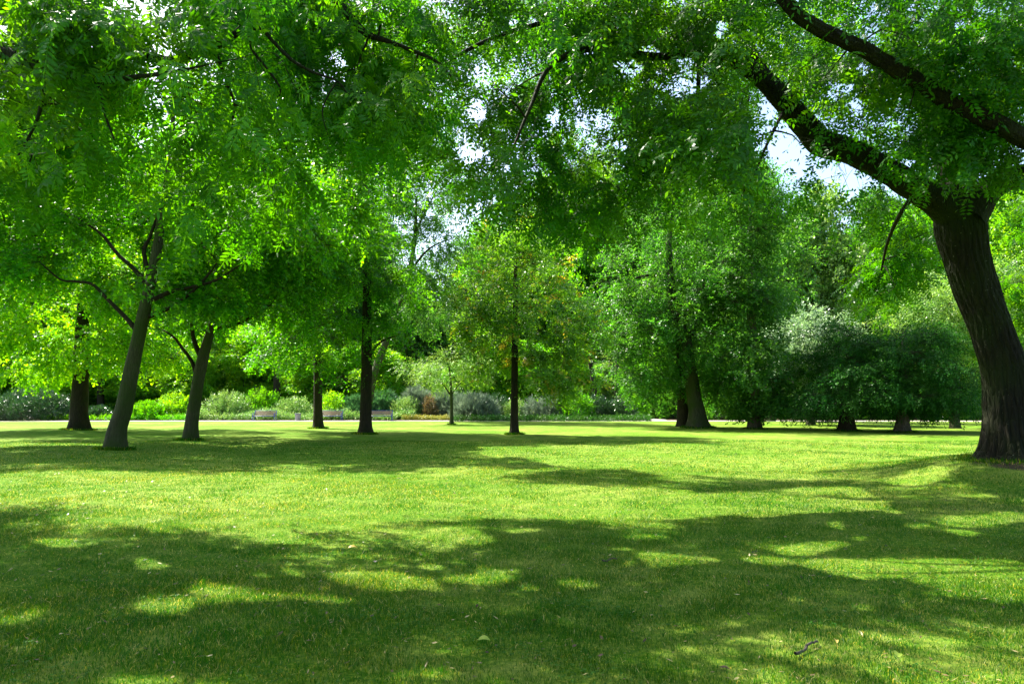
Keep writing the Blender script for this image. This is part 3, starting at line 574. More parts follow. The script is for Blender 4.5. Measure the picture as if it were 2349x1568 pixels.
# ------------------------------------------------------------------ the long-leaved tree whose branches come in from the left
def make_long():
    rs = np.random.RandomState(21); bx, by = -10.6, 9.2; base = np.array([bx, by, float(hgt(bx, by))])
    root = tag(empty('long_leaved_tree', base), 'tree just outside the left edge with dark boughs and long drooping pinnate leaves overhead', 'tree')
    tp = np.array([[bx, by, -.1], [bx + .05, by, 1.2], [bx + .15, by - .05, 2.6], [bx + .2, by - .1, 4.2], [bx + .1, by - .1, 6.5], [bx + .3, by, 9], [bx + .6, by + .1, 12]])
    a = Acc(); q, r = smooth_path(tp, [.42, .36, .33, .30, .22, .14, .05], 60); tube(a, q, r, 30, .04, 9, (.5, .45), 3); a.build('trunk', B_ash, root, smooth=True, loc=base)
    nodes, nr = list(q[26:]), list(r[26:]); s0 = (bx + .2, by - .1)
    def W(pts, start=None):
        p = pxpath(pts, 8); return np.concatenate([[start], p]) if start is not None else p
    limbs = [(W([(-330, 150, 8.4), (-120, 110, 8), (0, 118, 7.7), (133, 168, 7.5), (225, 185, 7.4), (300, 178, 7.3), (380, 168, 7.2), (470, 150, 7.2)], (s0[0], s0[1], 4.3)), [.17, .13, .10, .075, .06, .05, .03, .02, .010]),
             (W([(-330, -40, 9), (-60, 10, 8.8), (120, 60, 8.5), (230, 92, 8.3), (306, 116, 8.2), (351, 131, 8.2), (397, 139, 8.2), (457, 116, 8.2), (510, 98, 8.2), (552, 67, 8.2), (576, 28, 8.2), (630, -6, 8.2), (720, -60, 8.3)], (s0[0], s0[1], 5.4)), [.18, .13, .105, .085, .07, .062, .058, .055, .05, .045, .04, .034, .028, .015]),
             (W([(552, 67), (597, 66), (626, 95), (668, 137), (717, 165), (773, 186), (795, 212)]), [.030, .026, .023, .020, .017, .012, .006]),
             (W([(487, 108), (500, 135), (510, 160), (524, 200), (538, 240), (532, 290), (540, 330)]), [.026, .023, .021, .018, .015, .011, .006]),
             (W([(573, 36), (575, 105), (605, 148), (633, 186), (643, 212), (622, 240), (598, 262)]), [.022, .018, .015, .013, .011, .008, .005]),
             (W([(538, 240), (600, 260), (640, 300), (660, 350)]), [.012, .010, .008, .005]),
             (W([(773, 186), (740, 250), (752, 310)]), [.010, .008, .004]),
             (W([(-200, -420, 10), (200, -330, 9.6), (500, -160, 9.2), (650, -80, 9.1), (762, -4, 9), (804, 39, 9), (839, 77, 9), (881, 92, 9), (945, 116, 9), (1001, 141, 9), (1035, 175, 9)], (bx + .1, by - .1, 7.6)), [.17, .14, .115, .09, .075, .062, .055, .045, .035, .028, .02, .010]),
             (W([(225, 185, 7.4), (240, 260, 7.3), (262, 320, 7.2)]), [.02, .014, .007]), (W([(100, 150, 7.6), (90, 260, 7.6), (40, 360, 7.5)]), [.03, .02, .01])]
    for lp, lr in limbs:
        b = Acc(); lq, lrr = smooth_path(lp, lr, 9 * len(lp)); tube(b, lq, lrr, 14, .06, 0, None, 8); b.build('branch', B_ash, root, smooth=True, loc=base); nodes += list(lq[3:]); nr += list(lrr[3:])
    def region(n, poly, d0, d1):
        us = [p[0] for p in poly]; vs = [p[1] for p in poly]; u = rs.uniform(min(us), max(us), n * 4); v = rs.uniform(min(vs), max(vs), n * 4)
        k = inpoly(u, v, poly); u, v = u[k][:n], v[k][:n]; return P(u, v, rs.uniform(d0, d1, len(u)))
    C = np.concatenate([
        region(26, [(680,-40),(700,260),(960,300),(960,-40)], 8.5, 11.5), region(22, [(440,-70),(440,110),(780,110),(780,-70)], 9.5, 12.5),
        region(110, [(-60,-40),(-60,330),(100,400),(200,300),(300,250),(420,270),(560,250),(700,240),(800,210),(900,130),(860,-40)], 7, 11.5),
        region(13, [(360,270),(400,470),(520,500),(640,470),(720,440),(640,300)], 8, 11),
        region(7, [(20,300),(60,420),(230,430),(220,300)], 7.5, 10.5),
        region(45, [(-700,-60),(450,-60),(350,-700),(-700,-700)], 7.5, 13.5),  # unseen clusters overhead, added for shade on the foreground
        region(45, [(-60,-60),(-60,380),(-500,380),(-700,-60)], 7, 12),
        region(120, [(-60,0),(-60,500),(-900,500),(-900,0)], 10.5, 15.5)])  # unseen clusters left of the frame, added to shade the lawn there
    C = C[(~lit(C) | (rs.rand(len(C)) < .08))]; C = C[not_hole(C, rs)]
    br = Acc(); grow(rs, nodes, nr, C, br, .022, 5, sag=.08)
    lf = Acc(); kp = lambda p: (~lit(p) | (rs.rand(len(p)) < .10)) & not_hole(p, rs, .10) & clear_limb(p, LIMBS_LONG, rs, .25) & (noise_gap(p, 1.0, 8) > -.2)
    foliage(rs, C, 14, .62, .75, T_long, lf, br, np.array([bx, by, 6.]), .8, (.8, 1.2), kp, .005, .4, cull=lambda p: (~lit(p) | (rs.rand(len(p)) < .06)) & not_hole(p, rs, .15))
    crown(lf, br, M_sumac, B_ash, root, base)
make_long()

# ------------------------------------------------------------------ trees standing on the lawn
def lawn_tree(name, label, u, v, path, radii, limbs, blobs, tpls, lm, bm, seed, Y=None, **kw):
    Y = gdepth(v) if Y is None else Y; b = base_of(u, v, Y); p = pxpath(path, Y); p[0] = b - np.array([0, 0, .12])
    L = [(pxpath(a, Y), r) for a, r in limbs]
    B = [blob(q[0], q[1], Y + (q[5] if len(q) > 5 else 0), q[2], q[3], q[4]) for q in blobs]
    return make_tree(name, label, 'tree', b, (p, radii), L, B, tpls, lm, bm, seed, **kw)
Y1 = gdepth(1030)
lawn_tree('leaning_tree', 'grey trunk leaning right at the left of the lawn, nearest of the lawn trees', 262, 1032,
    [(262,1030),(268,985),(285,930),(305,830),(325,740),(345,650),(362,560),(372,480),(385,400),(395,300),(400,200)], [.36,.29,.265,.25,.225,.185,.155,.13,.11,.08,.04],
    [([(315,760),(290,730),(250,690),(211,652),(170,645),(137,640),(90,600)], [.10,.075,.065,.055,.045,.035,.02]),
     ([(350,668),(310,620),(269,582),(235,540),(202,515),(160,490)], [.10,.08,.065,.05,.04,.02]),
     ([(350,660),(330,580),(345,540),(360,480),(345,400)], [.09,.07,.06,.045,.02]),
     ([(345,690),(390,670),(440,658),(500,640),(560,600)], [.09,.075,.06,.045,.02]),
     ([(330,730),(400,700),(460,650),(500,600)], [.09,.07,.05,.025])],
    [(330,330,330,150,5.5,2),(60,480,200,120,6,8),(-60,450,250,150,6,2),(120,470,220,120,5,2),(480,520,190,120,5,2),(120,640,170,70,4.5,3),(420,620,150,80,4),(100,300,250,150,6,4)], TS_big, M_green, B_grey, 31, bare=[([(305,830),(325,740),(345,650),(362,560),(372,480),(385,400),(392,330)],17,Y1+.3),([(315,760),(290,730),(250,690),(211,652),(170,645),(137,640)],10,Y1+.3),([(350,668),(310,620),(269,582),(235,540),(202,515)],10,Y1+.3),([(350,660),(330,580),(345,540),(360,480)],9,Y1+.3),([(345,690),(390,670),(440,658),(500,640)],9,Y1+.3)], Y=Y1, nclus=390, per=38, rad=.85, gap=-.4, group=None)
lawn_tree('forked_tree', 'grey forked trunk leaning slightly right, just right of the nearest leaning trunk', 435, 1010,
    [(435,1008),(441,960),(450,900),(463,830),(475,785),(487,745),(500,660),(520,560),(530,450)], [.33,.27,.25,.24,.20,.17,.12,.08,.04],
    [([(462,820),(448,790),(441,760),(438,710),(430,640)], [.13,.10,.08,.06,.03]), ([(452,868),(440,830),(418,798),(395,770),(360,750)], [.10,.08,.065,.05,.02]),
     ([(487,752),(520,749),(560,735),(620,700)], [.10,.08,.06,.03])],
    [(520,560,180,130,5.5,1),(410,690,130,70,4.5,1),(610,660,140,100,4.5,1),(560,400,190,130,6,2),(650,520,150,120,5,3),(760,470,130,110,4,-6),(870,450,90,100,4,-7)], TS_big, M_green, B_grey, 32, bare=[([(463,830),(475,785),(487,745),(500,660)],13,29.9),([(462,820),(448,790),(441,760),(438,710)],9,29.9),([(452,868),(440,830),(418,798),(395,770)],9,29.9),([(487,752),(520,749),(560,735)],9,29.9)], nclus=300, per=38, rad=.9)
lawn_tree('lime_tree', 'thick dark straight trunk under yellow-green foliage, leftmost on the lawn', 180, 982,
    [(180,981),(182,930),(185,860),(188,780),(190,700),(192,600)], [.56,.48,.44,.40,.32,.2], [],
    [(130,700,190,120,6),(310,790,120,60,5),(60,820,110,60,5),(230,600,190,120,7,-2),(20,640,120,120,6,-2)], TS_big, M_bright, B_dark, 33, Y=42, nclus=230, per=34, rad=1.2, scale=(1.1, 1.6))
lawn_tree('slim_tree', 'slim dark trunk with hanging foliage in front of the middle bench', 730, 980,
    [(730,980),(729,940),(729,880),(728,780),(726,650),(724,500)], [.34,.28,.26,.24,.18,.1], [],
    [(720,600,120,200,6,-1),(690,800,90,70,3),(770,840,60,50,2.5)], TS_mid, M_green, B_dark, 34, lgap=-.05, Y=45, nclus=190, per=34, rad=1.15, scale=(1.1, 1.6), droop=.7)
lawn_tree('dense_tree', 'dark trunk with dense crown hanging low, beside the right hand bench', 838, 995,
    [(838,995),(838,960),(840,900),(842,800),(842,700),(840,560),(836,400),(830,250)], [.40,.31,.29,.28,.24,.19,.12,.05],
    [([(843,830),(858,800),(880,780),(910,770)], [.10,.07,.05,.03])],
    [(770,480,170,230,6,-1),(830,340,100,120,4),(880,800,70,90,2.6),(720,740,120,120,3.5),(870,640,90,120,3),(800,270,150,110,4)], TS_mid, M_green, B_dark, 35, lgap=-.04, bare=[([(840,900),(842,800)],14,36.2),([(843,830),(858,800),(880,780)],8,36.2)], nclus=270, per=38, rad=1.0, droop=.6, gap=-.5)
lawn_tree('copper_tinged_tree', 'slender straight trunk with a conical crown tinged orange and yellow, centre of the lawn', 1180, 997,
    [(1180,997),(1180,960),(1180,900),(1181,800),(1182,690),(1183,580),(1185,500)], [.24,.20,.185,.165,.13,.08,.03], [],
    [(1185,540,90,70,2.4),(1200,640,160,90,3.5),(1210,750,200,90,4),(1150,840,150,60,3.2),(1270,850,110,60,2.8),(1090,720,90,60,2.5)], TS_mid, M_warm, B_dark, 36, bare=[([(1180,900),(1181,820)],6,36.2)], nclus=190, per=30, rad=.75, flat=.45, gap=-.45, shell=.35, outw=1.0)
lawn_tree('wispy_tree', 'small young tree with thin trunk and wispy grey-green crown before the flower bed', 1036, 972,
    [(1036,972),(1036,940),(1035,905),(1034,880),(1030,840)], [.16,.12,.11,.09,.05], [([(1035,908),(1015,880),(990,860)], [.06,.045,.02]), ([(1035,905),(1055,880),(1080,860)], [.06,.045,.02])],
    [(1030,850,85,38,2.6),(975,840,45,30,1.8),(1070,830,50,40,2)], TS_fine, M_palegreen, B_grey, 37, Y=53, nclus=60, per=26, rad=.8, scale=(1.1, 1.5), use_lit=False)
lawn_tree('great_oak', 'massive brown trunk flared at its base under a tall blue-green crown', 1603, 981,
    [(1603,981),(1598,940),(1590,900),(1583,840),(1575,790),(1550,720),(1538,650),(1535,560),(1545,450)], [.66,.52,.46,.42,.38,.34,.30,.2,.08],
    [([(1548,720),(1535,650),(1500,630),(1450,640)], [.2,.16,.11,.05]), ([(1575,790),(1610,720),(1650,660),(1680,580)], [.2,.15,.1,.05])],
    [(1560,600,170,170,5.5),(1490,800,100,90,4),(1640,730,130,150,5),(1600,440,120,70,4.5),(1620,860,70,50,3)], TS_mid, M_blue, B_grey, 38, bare=[([(1590,900),(1583,840)],28,46.3),([(1550,720),(1538,650),(1535,560),(1545,450)],13,46.3),([(1548,720),(1535,650),(1500,630),(1450,640)],8,46.3)], nclus=230, per=36, rad=1.15, scale=(1.1, 1.5), flare=(.5, .45), gap=-.45)
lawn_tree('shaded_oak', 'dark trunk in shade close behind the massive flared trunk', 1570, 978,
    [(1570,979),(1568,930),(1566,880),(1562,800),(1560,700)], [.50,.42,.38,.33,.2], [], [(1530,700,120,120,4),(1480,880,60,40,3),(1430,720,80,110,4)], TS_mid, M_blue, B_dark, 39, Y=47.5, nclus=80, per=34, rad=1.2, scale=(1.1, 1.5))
lawn_tree('tall_dark_tree', 'straight trunk with a tall dark narrow crown right of the massive flared trunk', 1732, 982,
    [(1732,983),(1730,940),(1728,880),(1725,760),(1722,600),(1720,430)], [.44,.36,.33,.29,.2,.06], [], [(1715,480,65,120,3.2),(1708,660,75,120,3.5),(1710,840,90,90,4),(1740,900,60,40,3)], TS_mid, M_blue, B_far, 40, Y=44, nclus=170, per=36, rad=1.1, scale=(1.1, 1.5), gap=-.5)
lawn_tree('grey_trunk_tree', 'short pale grey trunk by the path, left of the dark yew', 1767, 966,
    [(1767,967),(1767,940),(1766,900),(1765,820)], [.42,.37,.35,.25], [], [(1760,700,70,120,3.5),(1780,580,80,80,4)], TS_far, M_far, B_grey, 41, Y=63, nclus=60, per=30, rad=1.6)
lawn_tree('yew_tree', 'dark spreading yew with low sweeping branches, largest of the two yews', 1943, 988,
    [(1943,988),(1943,960),(1942,920),(1945,870),(1950,830),(1955,790)], [.50,.40,.36,.28,.18,.06], [], [(1935,915,120,30,4),(1960,870,130,50,4),(1960,815,90,40,3.5),(1860,932,60,16,3),(1935,770,45,45,2.5)], TS_fine, M_yew, B_dark, 42, Y=40.5, nclus=180, per=40, rad=1.0, flat=.32, scale=(1.1, 1.6), droop=.6, gap=-.6)
lawn_tree('yew_tree', 'dark yew between the largest yew and the huge ridged trunk', 2070, 991,
    [(2070,991),(2070,965),(2071,930),(2072,850),(2075,760)], [.42,.30,.26,.2,.08], [], [(2090,905,110,36,3.5),(2085,855,110,50,3.5),(2150,930,60,18,2.5),(2070,800,70,40,3),(2115,785,45,45,2.5)], TS_fine, M_yew, B_far, 43, Y=39, nclus=165, per=40, rad=1.0, flat=.32, scale=(1.1, 1.6), droop=.6, gap=-.6, flare=(.5, .4))
lawn_tree('whitebeam', 'silvery white-green crown shining behind the dark yews', 1860, 960, [(1860,960),(1858,920),(1858,820),(1860,760)], [.3,.26,.2,.1], [], [(1860,780,90,55,3.5),(1810,840,70,50,3),(1900,840,70,50,3)], TS_mid, M_pale, B_grey, 44, Y=52, nclus=130, per=32, rad=1.0, scale=(1.2, 1.6))
lawn_tree('robinia_tree', 'pale yellow-green airy crown behind the yews near the huge ridged trunk', 2190, 958, [(2190,958),(2188,920),(2186,820),(2184,700)], [.3,.26,.2,.1], [], [(2150,700,100,60,4),(2200,780,90,90,4),(2120,790,60,60,3),(2260,680,80,80,4)], TS_fine, M_palegreen, B_grey, 45, Y=45, nclus=120, per=40, rad=1.1, scale=(1.5, 2.1))
lawn_tree('sparse_tree', 'tall airy tree with bare arching boughs and sky showing through its crown', 838, 955,
    [(838,955,66),(855,870,66),(890,770,66),(925,680,66),(950,560,66),(955,450,66)], [.45,.38,.33,.28,.2,.1],
    [([(925,680,66),(945,620,66),(985,570,66),(1040,545,66)], [.2,.14,.09,.04]), ([(905,740,66),(950,660,66),(1000,640,66),(1050,630,66)], [.18,.12,.08,.04]), ([(940,610,66),(960,520,66),(1000,440,66)], [.16,.12,.05])],
    [(985,430,75,90,5),(1020,560,60,30,4),(1000,650,70,25,4),(950,340,60,60,4),(1000,720,70,30,4),(900,500,50,120,4),(960,620,70,110,4)], TS_mid, M_far, B_grey, 46, Y=66, nclus=210, per=22, rad=1.4, scale=(1.4, 2.0), use_lit=False)

# ------------------------------------------------------------------ the belt of trees behind the path
def proto_tree(seed, blobs, tpls, lm, bm, H, nclus=150, per=30, rad=1.5, scale=(.9, 1.3), r0=.35, low=.15, flat=.6, droop=.35):
    rs = np.random.RandomState(seed); p = np.array([[0, 0, -.2], [.1, 0, .12 * H], [.0, .1, .3 * H], [.2, 0, .55 * H], [.1, 0, .85 * H]])
    wood = Acc(); q, r = smooth_path(p, [r0 * 1.1, r0 * .9, r0 * .75, r0 * .5, .05], 30); tube(wood, q, r, 10, .04, 0, (.5, .5), seed)
    C = in_blobs(rs, blobs, nclus * 2, .5); C = C[noise_gap(C, .5, seed) > -.1][:nclus]; br = Acc(); grow(rs, q[8:], r[8:], C, br, .09, 4); lf = Acc()
    foliage(rs, C, per, rad, flat, tpls, lf, None, np.mean([b[:3] for b in blobs], 0), droop, scale, lambda p: p[:, 2] > .4)
    o1 = wood.build('trunk', bm, None, smooth=True); o2 = crown(lf, br, lm, bm, None, None)
    for o in (o1, o2): COL.objects.unlink(o)
    return (o1, o2)
def rb(seed, H, W, low):
    rs = np.random.RandomState(seed); out = []
    for k in range(9):
        t = (k + .5) / 9; z = H * (low + (1 - low) * t * .93); wr = W * (.55 + .5 * sin(pi * min(1, t * 1.05 + .1))); a = rs.uniform(0, 6.28); rr = wr * .42
        out.append((rr * cos(a) * .8, rr * sin(a) * .8, z, wr * .62, wr * .62, H * .12))
    return out
PT = {'round': proto_tree(61, rb(1, 20, 6.2, .16), TS_far, M_far, B_far, 20, 190, 30),
      'lime': proto_tree(62, rb(2, 18, 6.2, .10), TS_far, M_bright, B_far, 18, 180, 30),
      'dark': proto_tree(63, rb(3, 21, 5.6, .08), TS_far, M_blue, B_dark, 21, 190, 32),
      'green': proto_tree(64, rb(4, 20, 6.4, .12), TS_far, M_green, B_far, 20, 190, 32),
      'pale': proto_tree(65, rb(5, 17, 5.5, .12), TS_far, M_palegreen, B_grey, 17, 150, 30),
      'airy': proto_tree(66, rb(6, 19, 5.5, .10), TS_far, M_far, B_grey, 19, 120, 20)}
PH = {'round': 20, 'lime': 18, 'dark': 21, 'green': 20, 'pale': 17, 'airy': 19}
DESC = {'round': 'broad mid green tree', 'lime': 'sunlit yellow-green tree', 'dark': 'dark blue-green tree', 'green': 'deep green leafy tree', 'pale': 'pale green tree', 'airy': 'loose airy green tree'}
def put_tree(kind, x, y, H, rot, label, name='woodland_tree', wide=1.0, group='trees behind the path'):
    root = tag(empty(name, (x, y, 0)), label, 'tree', group)
    k = H / PH[kind]; root.scale = (k * wide, k * wide, k); root.rotation_euler = (0, 0, rot)
    for o in PT[kind]:
        c = o.copy(); COL.objects.link(c); c.parent = root
    return root
rsb = np.random.RandomState(77)
FRONT = [  # u, depth, top v, kind, where it stands
 (-170,60,420,'lime','at the far left edge behind the thick leftmost trunk'), (-30,72,380,'green','behind the glossy dark bush at the left edge'), (95,68,400,'lime','above the glossy dark bush'),
 (232,70,330,'round','between the thick dark trunk and the leaning grey trunk'), (330,66,420,'lime','just right of the leaning grey trunk'), (395,78,300,'green','behind the gap between the two leaning trunks'),
 (505,69,480,'lime','right of the forked grey trunk'), (590,76,330,'round','above the left bench'), (668,70,520,'pale','above the grey litter bin'), (760,78,340,'green','behind the middle bench'),
 (865,74,480,'dark','behind the right bench'), (945,66,600,'airy','in the gap left of the young wispy tree'), (1010,70,630,'pale','in the gap straight above the young wispy tree'), (1085,78,560,'round','behind the young wispy tree'), (1140,72,470,'green','behind the left side of the orange-tinged crown'), (1250,76,430,'lime','behind the orange-tinged crown'),
 (1330,71,400,'green','right of the orange-tinged crown'), (1400,80,370,'pale','between the orange-tinged crown and the blue-green oak'), (1480,74,400,'round','left of the massive flared trunk'), (1570,82,380,'dark','behind the massive flared trunk'),
 (1655,76,360,'round','between the massive flared trunk and the tall narrow crown'), (1725,80,345,'dark','rising behind the tall narrow dark crown'), (1800,78,470,'pale','under the open patch of sky'), (1872,82,455,'round','beneath the right side of the sky patch'),
 (1945,74,440,'pale','behind the largest yew'), (2020,84,420,'dark','between the two yews'), (2100,72,470,'green','behind the smaller yew'), (2190,80,400,'round','behind the pale airy crown'), (2290,70,440,'lime','just left of the huge ridged trunk'), (2400,76,400,'green','at the right edge behind the huge ridged trunk'), (2520,66,420,'dark','beyond the right edge')]
for u, Y, vt, kd, wh in FRONT:
    Y = Y + 22 if u < 1500 else Y + 10
    b = P(u, 940, Y); top = P(u, vt, Y)[2]
    put_tree(kd, b[0], b[1], top, rsb.uniform(0, 6.28), DESC[kd] + ' ' + wh, wide=rsb.uniform(.95, 1.25) * 20 / max(top, 14) * .95)
for k, u in enumerate(range(-260, 2700, 118)):
    if 900 < u < 1100: vt = 700
    elif 1740 < u < 1990: vt = 520
    else: vt = 480 + 60 * sin(k * 1.7)
    Y = 112 + 9 * (k % 3); kd = ['green', 'dark', 'round', 'dark'][k % 4]; top = P(u, vt, Y)[2]; x = P(u, 900, Y)[0]
    put_tree(kd, x + rsb.uniform(-2, 2), Y, top, rsb.uniform(0, 6.28), 'shadowy tree deep in the wood, seen only through gaps in the front trees', wide=1.35, group='trees deep in the wood')
UND = [(-90,78,8,'lime'),(20,80,7,'green'),(150,76,9,'lime'),(215,82,8,'pale'),(300,77,8.5,'lime'),(380,84,9,'green'),(450,75,8,'lime'),(560,80,9.5,'lime'),(640,84,8,'pale'),(720,78,8,'lime'),
       (800,84,9,'green'),(880,80,8,'lime'),(960,84,6,'pale'),(1060,80,7,'green'),(1130,78,9,'lime'),(1230,82,9,'green'),(1310,78,7.5,'lime'),(1400,84,8,'pale'),(1480,80,9,'green'),(1620,78,8,'dark'),(2240,76,9,'lime')]
for k, (u, Y, H, kd) in enumerate(UND):
    Y = 74 + (Y - 75) * .6; b = P(u, 940, Y); put_tree(kd, b[0], b[1], H, rsb.uniform(0, 6.28), 'small sunlit tree filling the space under the taller trees behind the path', wide=rsb.uniform(1.25, 1.7), group='small trees under the tall ones')
# bare stems glimpsed low down
def stem(name, label, u, Y, vtop, r, bm, lean=0):
    b = P(u, 950, Y); t = P(u + lean, vtop, Y); a = Acc(); p = np.array([[b[0], b[1], -.1], [b[0] + (t[0] - b[0]) * .3, b[1], t[2] * .3], [b[0] + (t[0] - b[0]) * .7, b[1] + .1, t[2] * .7], [t[0], t[1], t[2]]])
    q, r_ = smooth_path(p, [r * 1.3, r, r * .9, r * .6], 24); tube(a, q, r_, 10, .05, 0, (.4, .4), 2)
    return a, p

# ------------------------------------------------------------------ shrubs and beds
def shrub(name, label, cat, u, Y, W, H, tpls, lm, seed, n=900, scale=(.8, 1.3), up=.6, D=None, kind=None, group=None, x=None, upj=.4, core=True):
    rs = np.random.RandomState(seed); b = P(u, 950, Y); X0 = b[0] if x is None else x; D = W * .8 if D is None else D
    d = norm(rs.normal(0, 1, (n, 3))); d[:, 2] = np.abs(d[:, 2]); r = rs.uniform(.25, 1, n) ** .45; lump = 1 + .16 * noise_gap(d * 3, 1.4, seed)
    p = d * (r * lump)[:, None] * np.array([W / 2, D / 2, H]); p[:, 2] *= .88; f = d * .9 + rs.normal(0, .35, (n, 3)); f[:, 2] += up
    base = np.array([X0, Y, 0.]); acc = Acc(); p[:, 2] = np.maximum(p[:, 2], .04); place(acc, tpls, p + base, f, rs, scale, upj)
    root = None
    if kind == 'stuff':
        return tag(acc.build(name, lm, attr=True, loc=base), label, cat, group, 'stuff')
    root = tag(empty(name, base), label, cat, group)
    acc.build('foliage', lm, root, attr=True, loc=base)
    st = Acc(); k = min(14, max(5, int(W * 3))); A = np.zeros((k, 3)) + base + rs.normal(0, .12, (k, 3)) * [1, 1, 0]; Bp = base + norm(rs.normal(0, 1, (k, 3)) * [1, 1, .2] + [0, 0, .9]) * np.array([W * .42, D * .42, H * .8])
    thin(st, A, Bp, .03, .012); st.build('stem', B_far, root, loc=base)
    return root
TSh = [T_simple(k + 70, 9, .32, .13, .42, jit=.5) for k in range(3)]
TSf = [T_simple(k + 80, 10, .28, .07, .6, jit=.6) for k in range(3)]
shrub('rhododendron', 'large glossy dark bush at the left edge behind the path', 'bush', 70, 66.5, 8.5, 3.3, TSh, M_rhodo, 1, 2600, (1, 1.6))
shrub('rhododendron', 'lower glossy dark bush cut by the left edge of the picture', 'bush', -60, 66, 6, 2.4, TSh, M_rhodo, 2, 1500, (1, 1.6))
shrub('dark_shrub', 'dark low shrub between the thick trunk and the leaning grey trunk', 'bush', 225, 67, 2.6, 1.3, TSh, M_rhodo, 3, 500, (1, 1.5))
shrub('dark_shrub', 'rounded dark shrub just right of the leaning grey trunk', 'bush', 338, 67, 4.0, 1.9, TSh, M_green, 4, 900, (1, 1.5))
shrub('leafy_bush', 'bright leafy bush left of the forked trunk base', 'bush', 400, 69, 4.5, 2.6, TSf, M_bright, 5, 1100, (1.5, 2.2))
shrub('leafy_bush', 'bright leafy bush right of the forked trunk base', 'bush', 520, 69, 5, 2.9, TSf, M_bed, 6, 1200, (1.5, 2.2))
shrub('leafy_bush', 'tall mid green bush behind the left bench', 'bush', 600, 71, 5, 3.4, TSf, M_green, 7, 1200, (1.5, 2.2))
shrub('leafy_bush', 'mid green bush behind the grey litter bin', 'bush', 672, 69.5, 4.4, 2.3, TSf, M_bed, 8, 1000, (1.4, 2.0))
shrub('leafy_bush', 'round bright bush behind the middle bench', 'bush', 762, 68.5, 2.8, 2.9, TSf, M_bright, 9, 800, (1.4, 2.0))
shrub('reed_clump', 'blue-green feathery mound between the two right benches', 'bush', 826, 69, 4.6, 2.6, T_bl, M_teal, 10, 1300, (.8, 1.2), up=1.5)
shrub('reed_clump', 'blue-green feathery mound behind the right bench', 'bush', 876, 69.5, 4.6, 3.1, T_bl, M_teal, 11, 1300, (.8, 1.2), up=1.5)
shrub('flowering_bush', 'pale flowering bush right of the right bench', 'bush', 928, 68.5, 3.4, 2.3, TSf, M_bed, 12, 1000, (1.2, 1.8))
shrub('silver_shrub', 'tall silvery shrub left of the russet shrub', 'bush', 955, 70, 3.6, 3.6, T_spk, M_silver, 13, 700, (.8, 1.2), up=1.2)
shrub('russet_shrub', 'slender russet-red shrub behind the yellow flowers', 'bush', 985, 68.3, 1.1, 2.6, TSf, M_red, 14, 330, (1.2, 1.8))
shrub('silver_shrub', 'silvery shrub behind the young wispy tree', 'bush', 1020, 70.5, 4.2, 3.2, T_spk, M_silver, 15, 800, (.8, 1.2), up=1.2)
shrub('spiky_shrub', 'grey-green spiky fan-shaped shrub right of the young wispy tree', 'bush', 1088, 66.5, 4.6, 2.5, T_spk, M_silver, 16, 420, (1.1, 1.6), up=1.4)
shrub('dark_shrub', 'dark rounded bush left of the orange-tinged tree trunk', 'bush', 1140, 69, 3.6, 2.6, TSh, M_rhodo, 17, 800, (1, 1.4))
shrub('silver_shrub', 'grey-white leaved shrub just right of the orange-tinged tree trunk', 'bush', 1228, 67, 3.0, 2.5, TSh, M_silver, 18, 700, (.9, 1.3))
shrub('leafy_bush', 'mid green bush low behind the orange-tinged tree trunk', 'bush', 1185, 68, 3.0, 2.0, TSf, M_bed, 19, 700, (1.4, 2.0))
shrub('silver_shrub', 'grey-white shrub in front of the dark wood gap', 'bush', 1270, 66.2, 3.0, 2.7, T_spk, M_silver, 20, 500, (.8, 1.2), up=1.1)
shrub('leafy_bush', 'olive green bush left of the dark woodland shrubs', 'bush', 1318, 65.8, 3.6, 3.2, TSf, M_green, 21, 1100, (1.4, 2.0))
shrub('dark_shrub', 'dark shrub under the pale leaning stem', 'bush', 1365, 68, 3.6, 2.5, TSh, M_rhodo, 22, 900, (1, 1.5))
shrub('dark_shrub', 'dark blue-green shrub left of the side path', 'bush', 1420, 67.5, 3.6, 2.1, TSh, M_rhodo, 23, 900, (1, 1.5))
shrub('leafy_bush', 'leafy bush overhanging the start of the side path', 'bush', 1455, 69, 3.0, 2.7, TSf, M_green, 24, 900, (1.4, 2.0))
shrub('dark_shrub', 'deep green bush behind the side path', 'bush', 1545, 73, 6.5, 3.6, TSh, M_blue, 25, 1500, (1.2, 1.8))
for k, (u, lb) in enumerate([(1660, 'dark woodland bush right of the massive flared trunk'), (1700, 'dark woodland bush left of the tall narrow crown trunk'), (1800, 'dark woodland bush between the pale trunk and the largest yew'), (1880, 'dark woodland bush behind the low boughs of the largest yew'),
                          (1990, 'dark woodland bush seen between the two yews'), (2120, 'dark woodland bush behind the smaller yew'), (2215, 'dark clipped bush left of the huge ridged trunk'), (2330, 'dark woodland bush behind the huge ridged trunk')]):
    shrub('woodland_bush', lb, 'bush', u, 68.5 + (k % 3), 6.2, 3.0 + .6 * (k % 2), TSh, M_rhodo if k % 2 else M_blue, 30 + k, 1200, (1.2, 1.8), group='dark bushes at the edge of the wood')
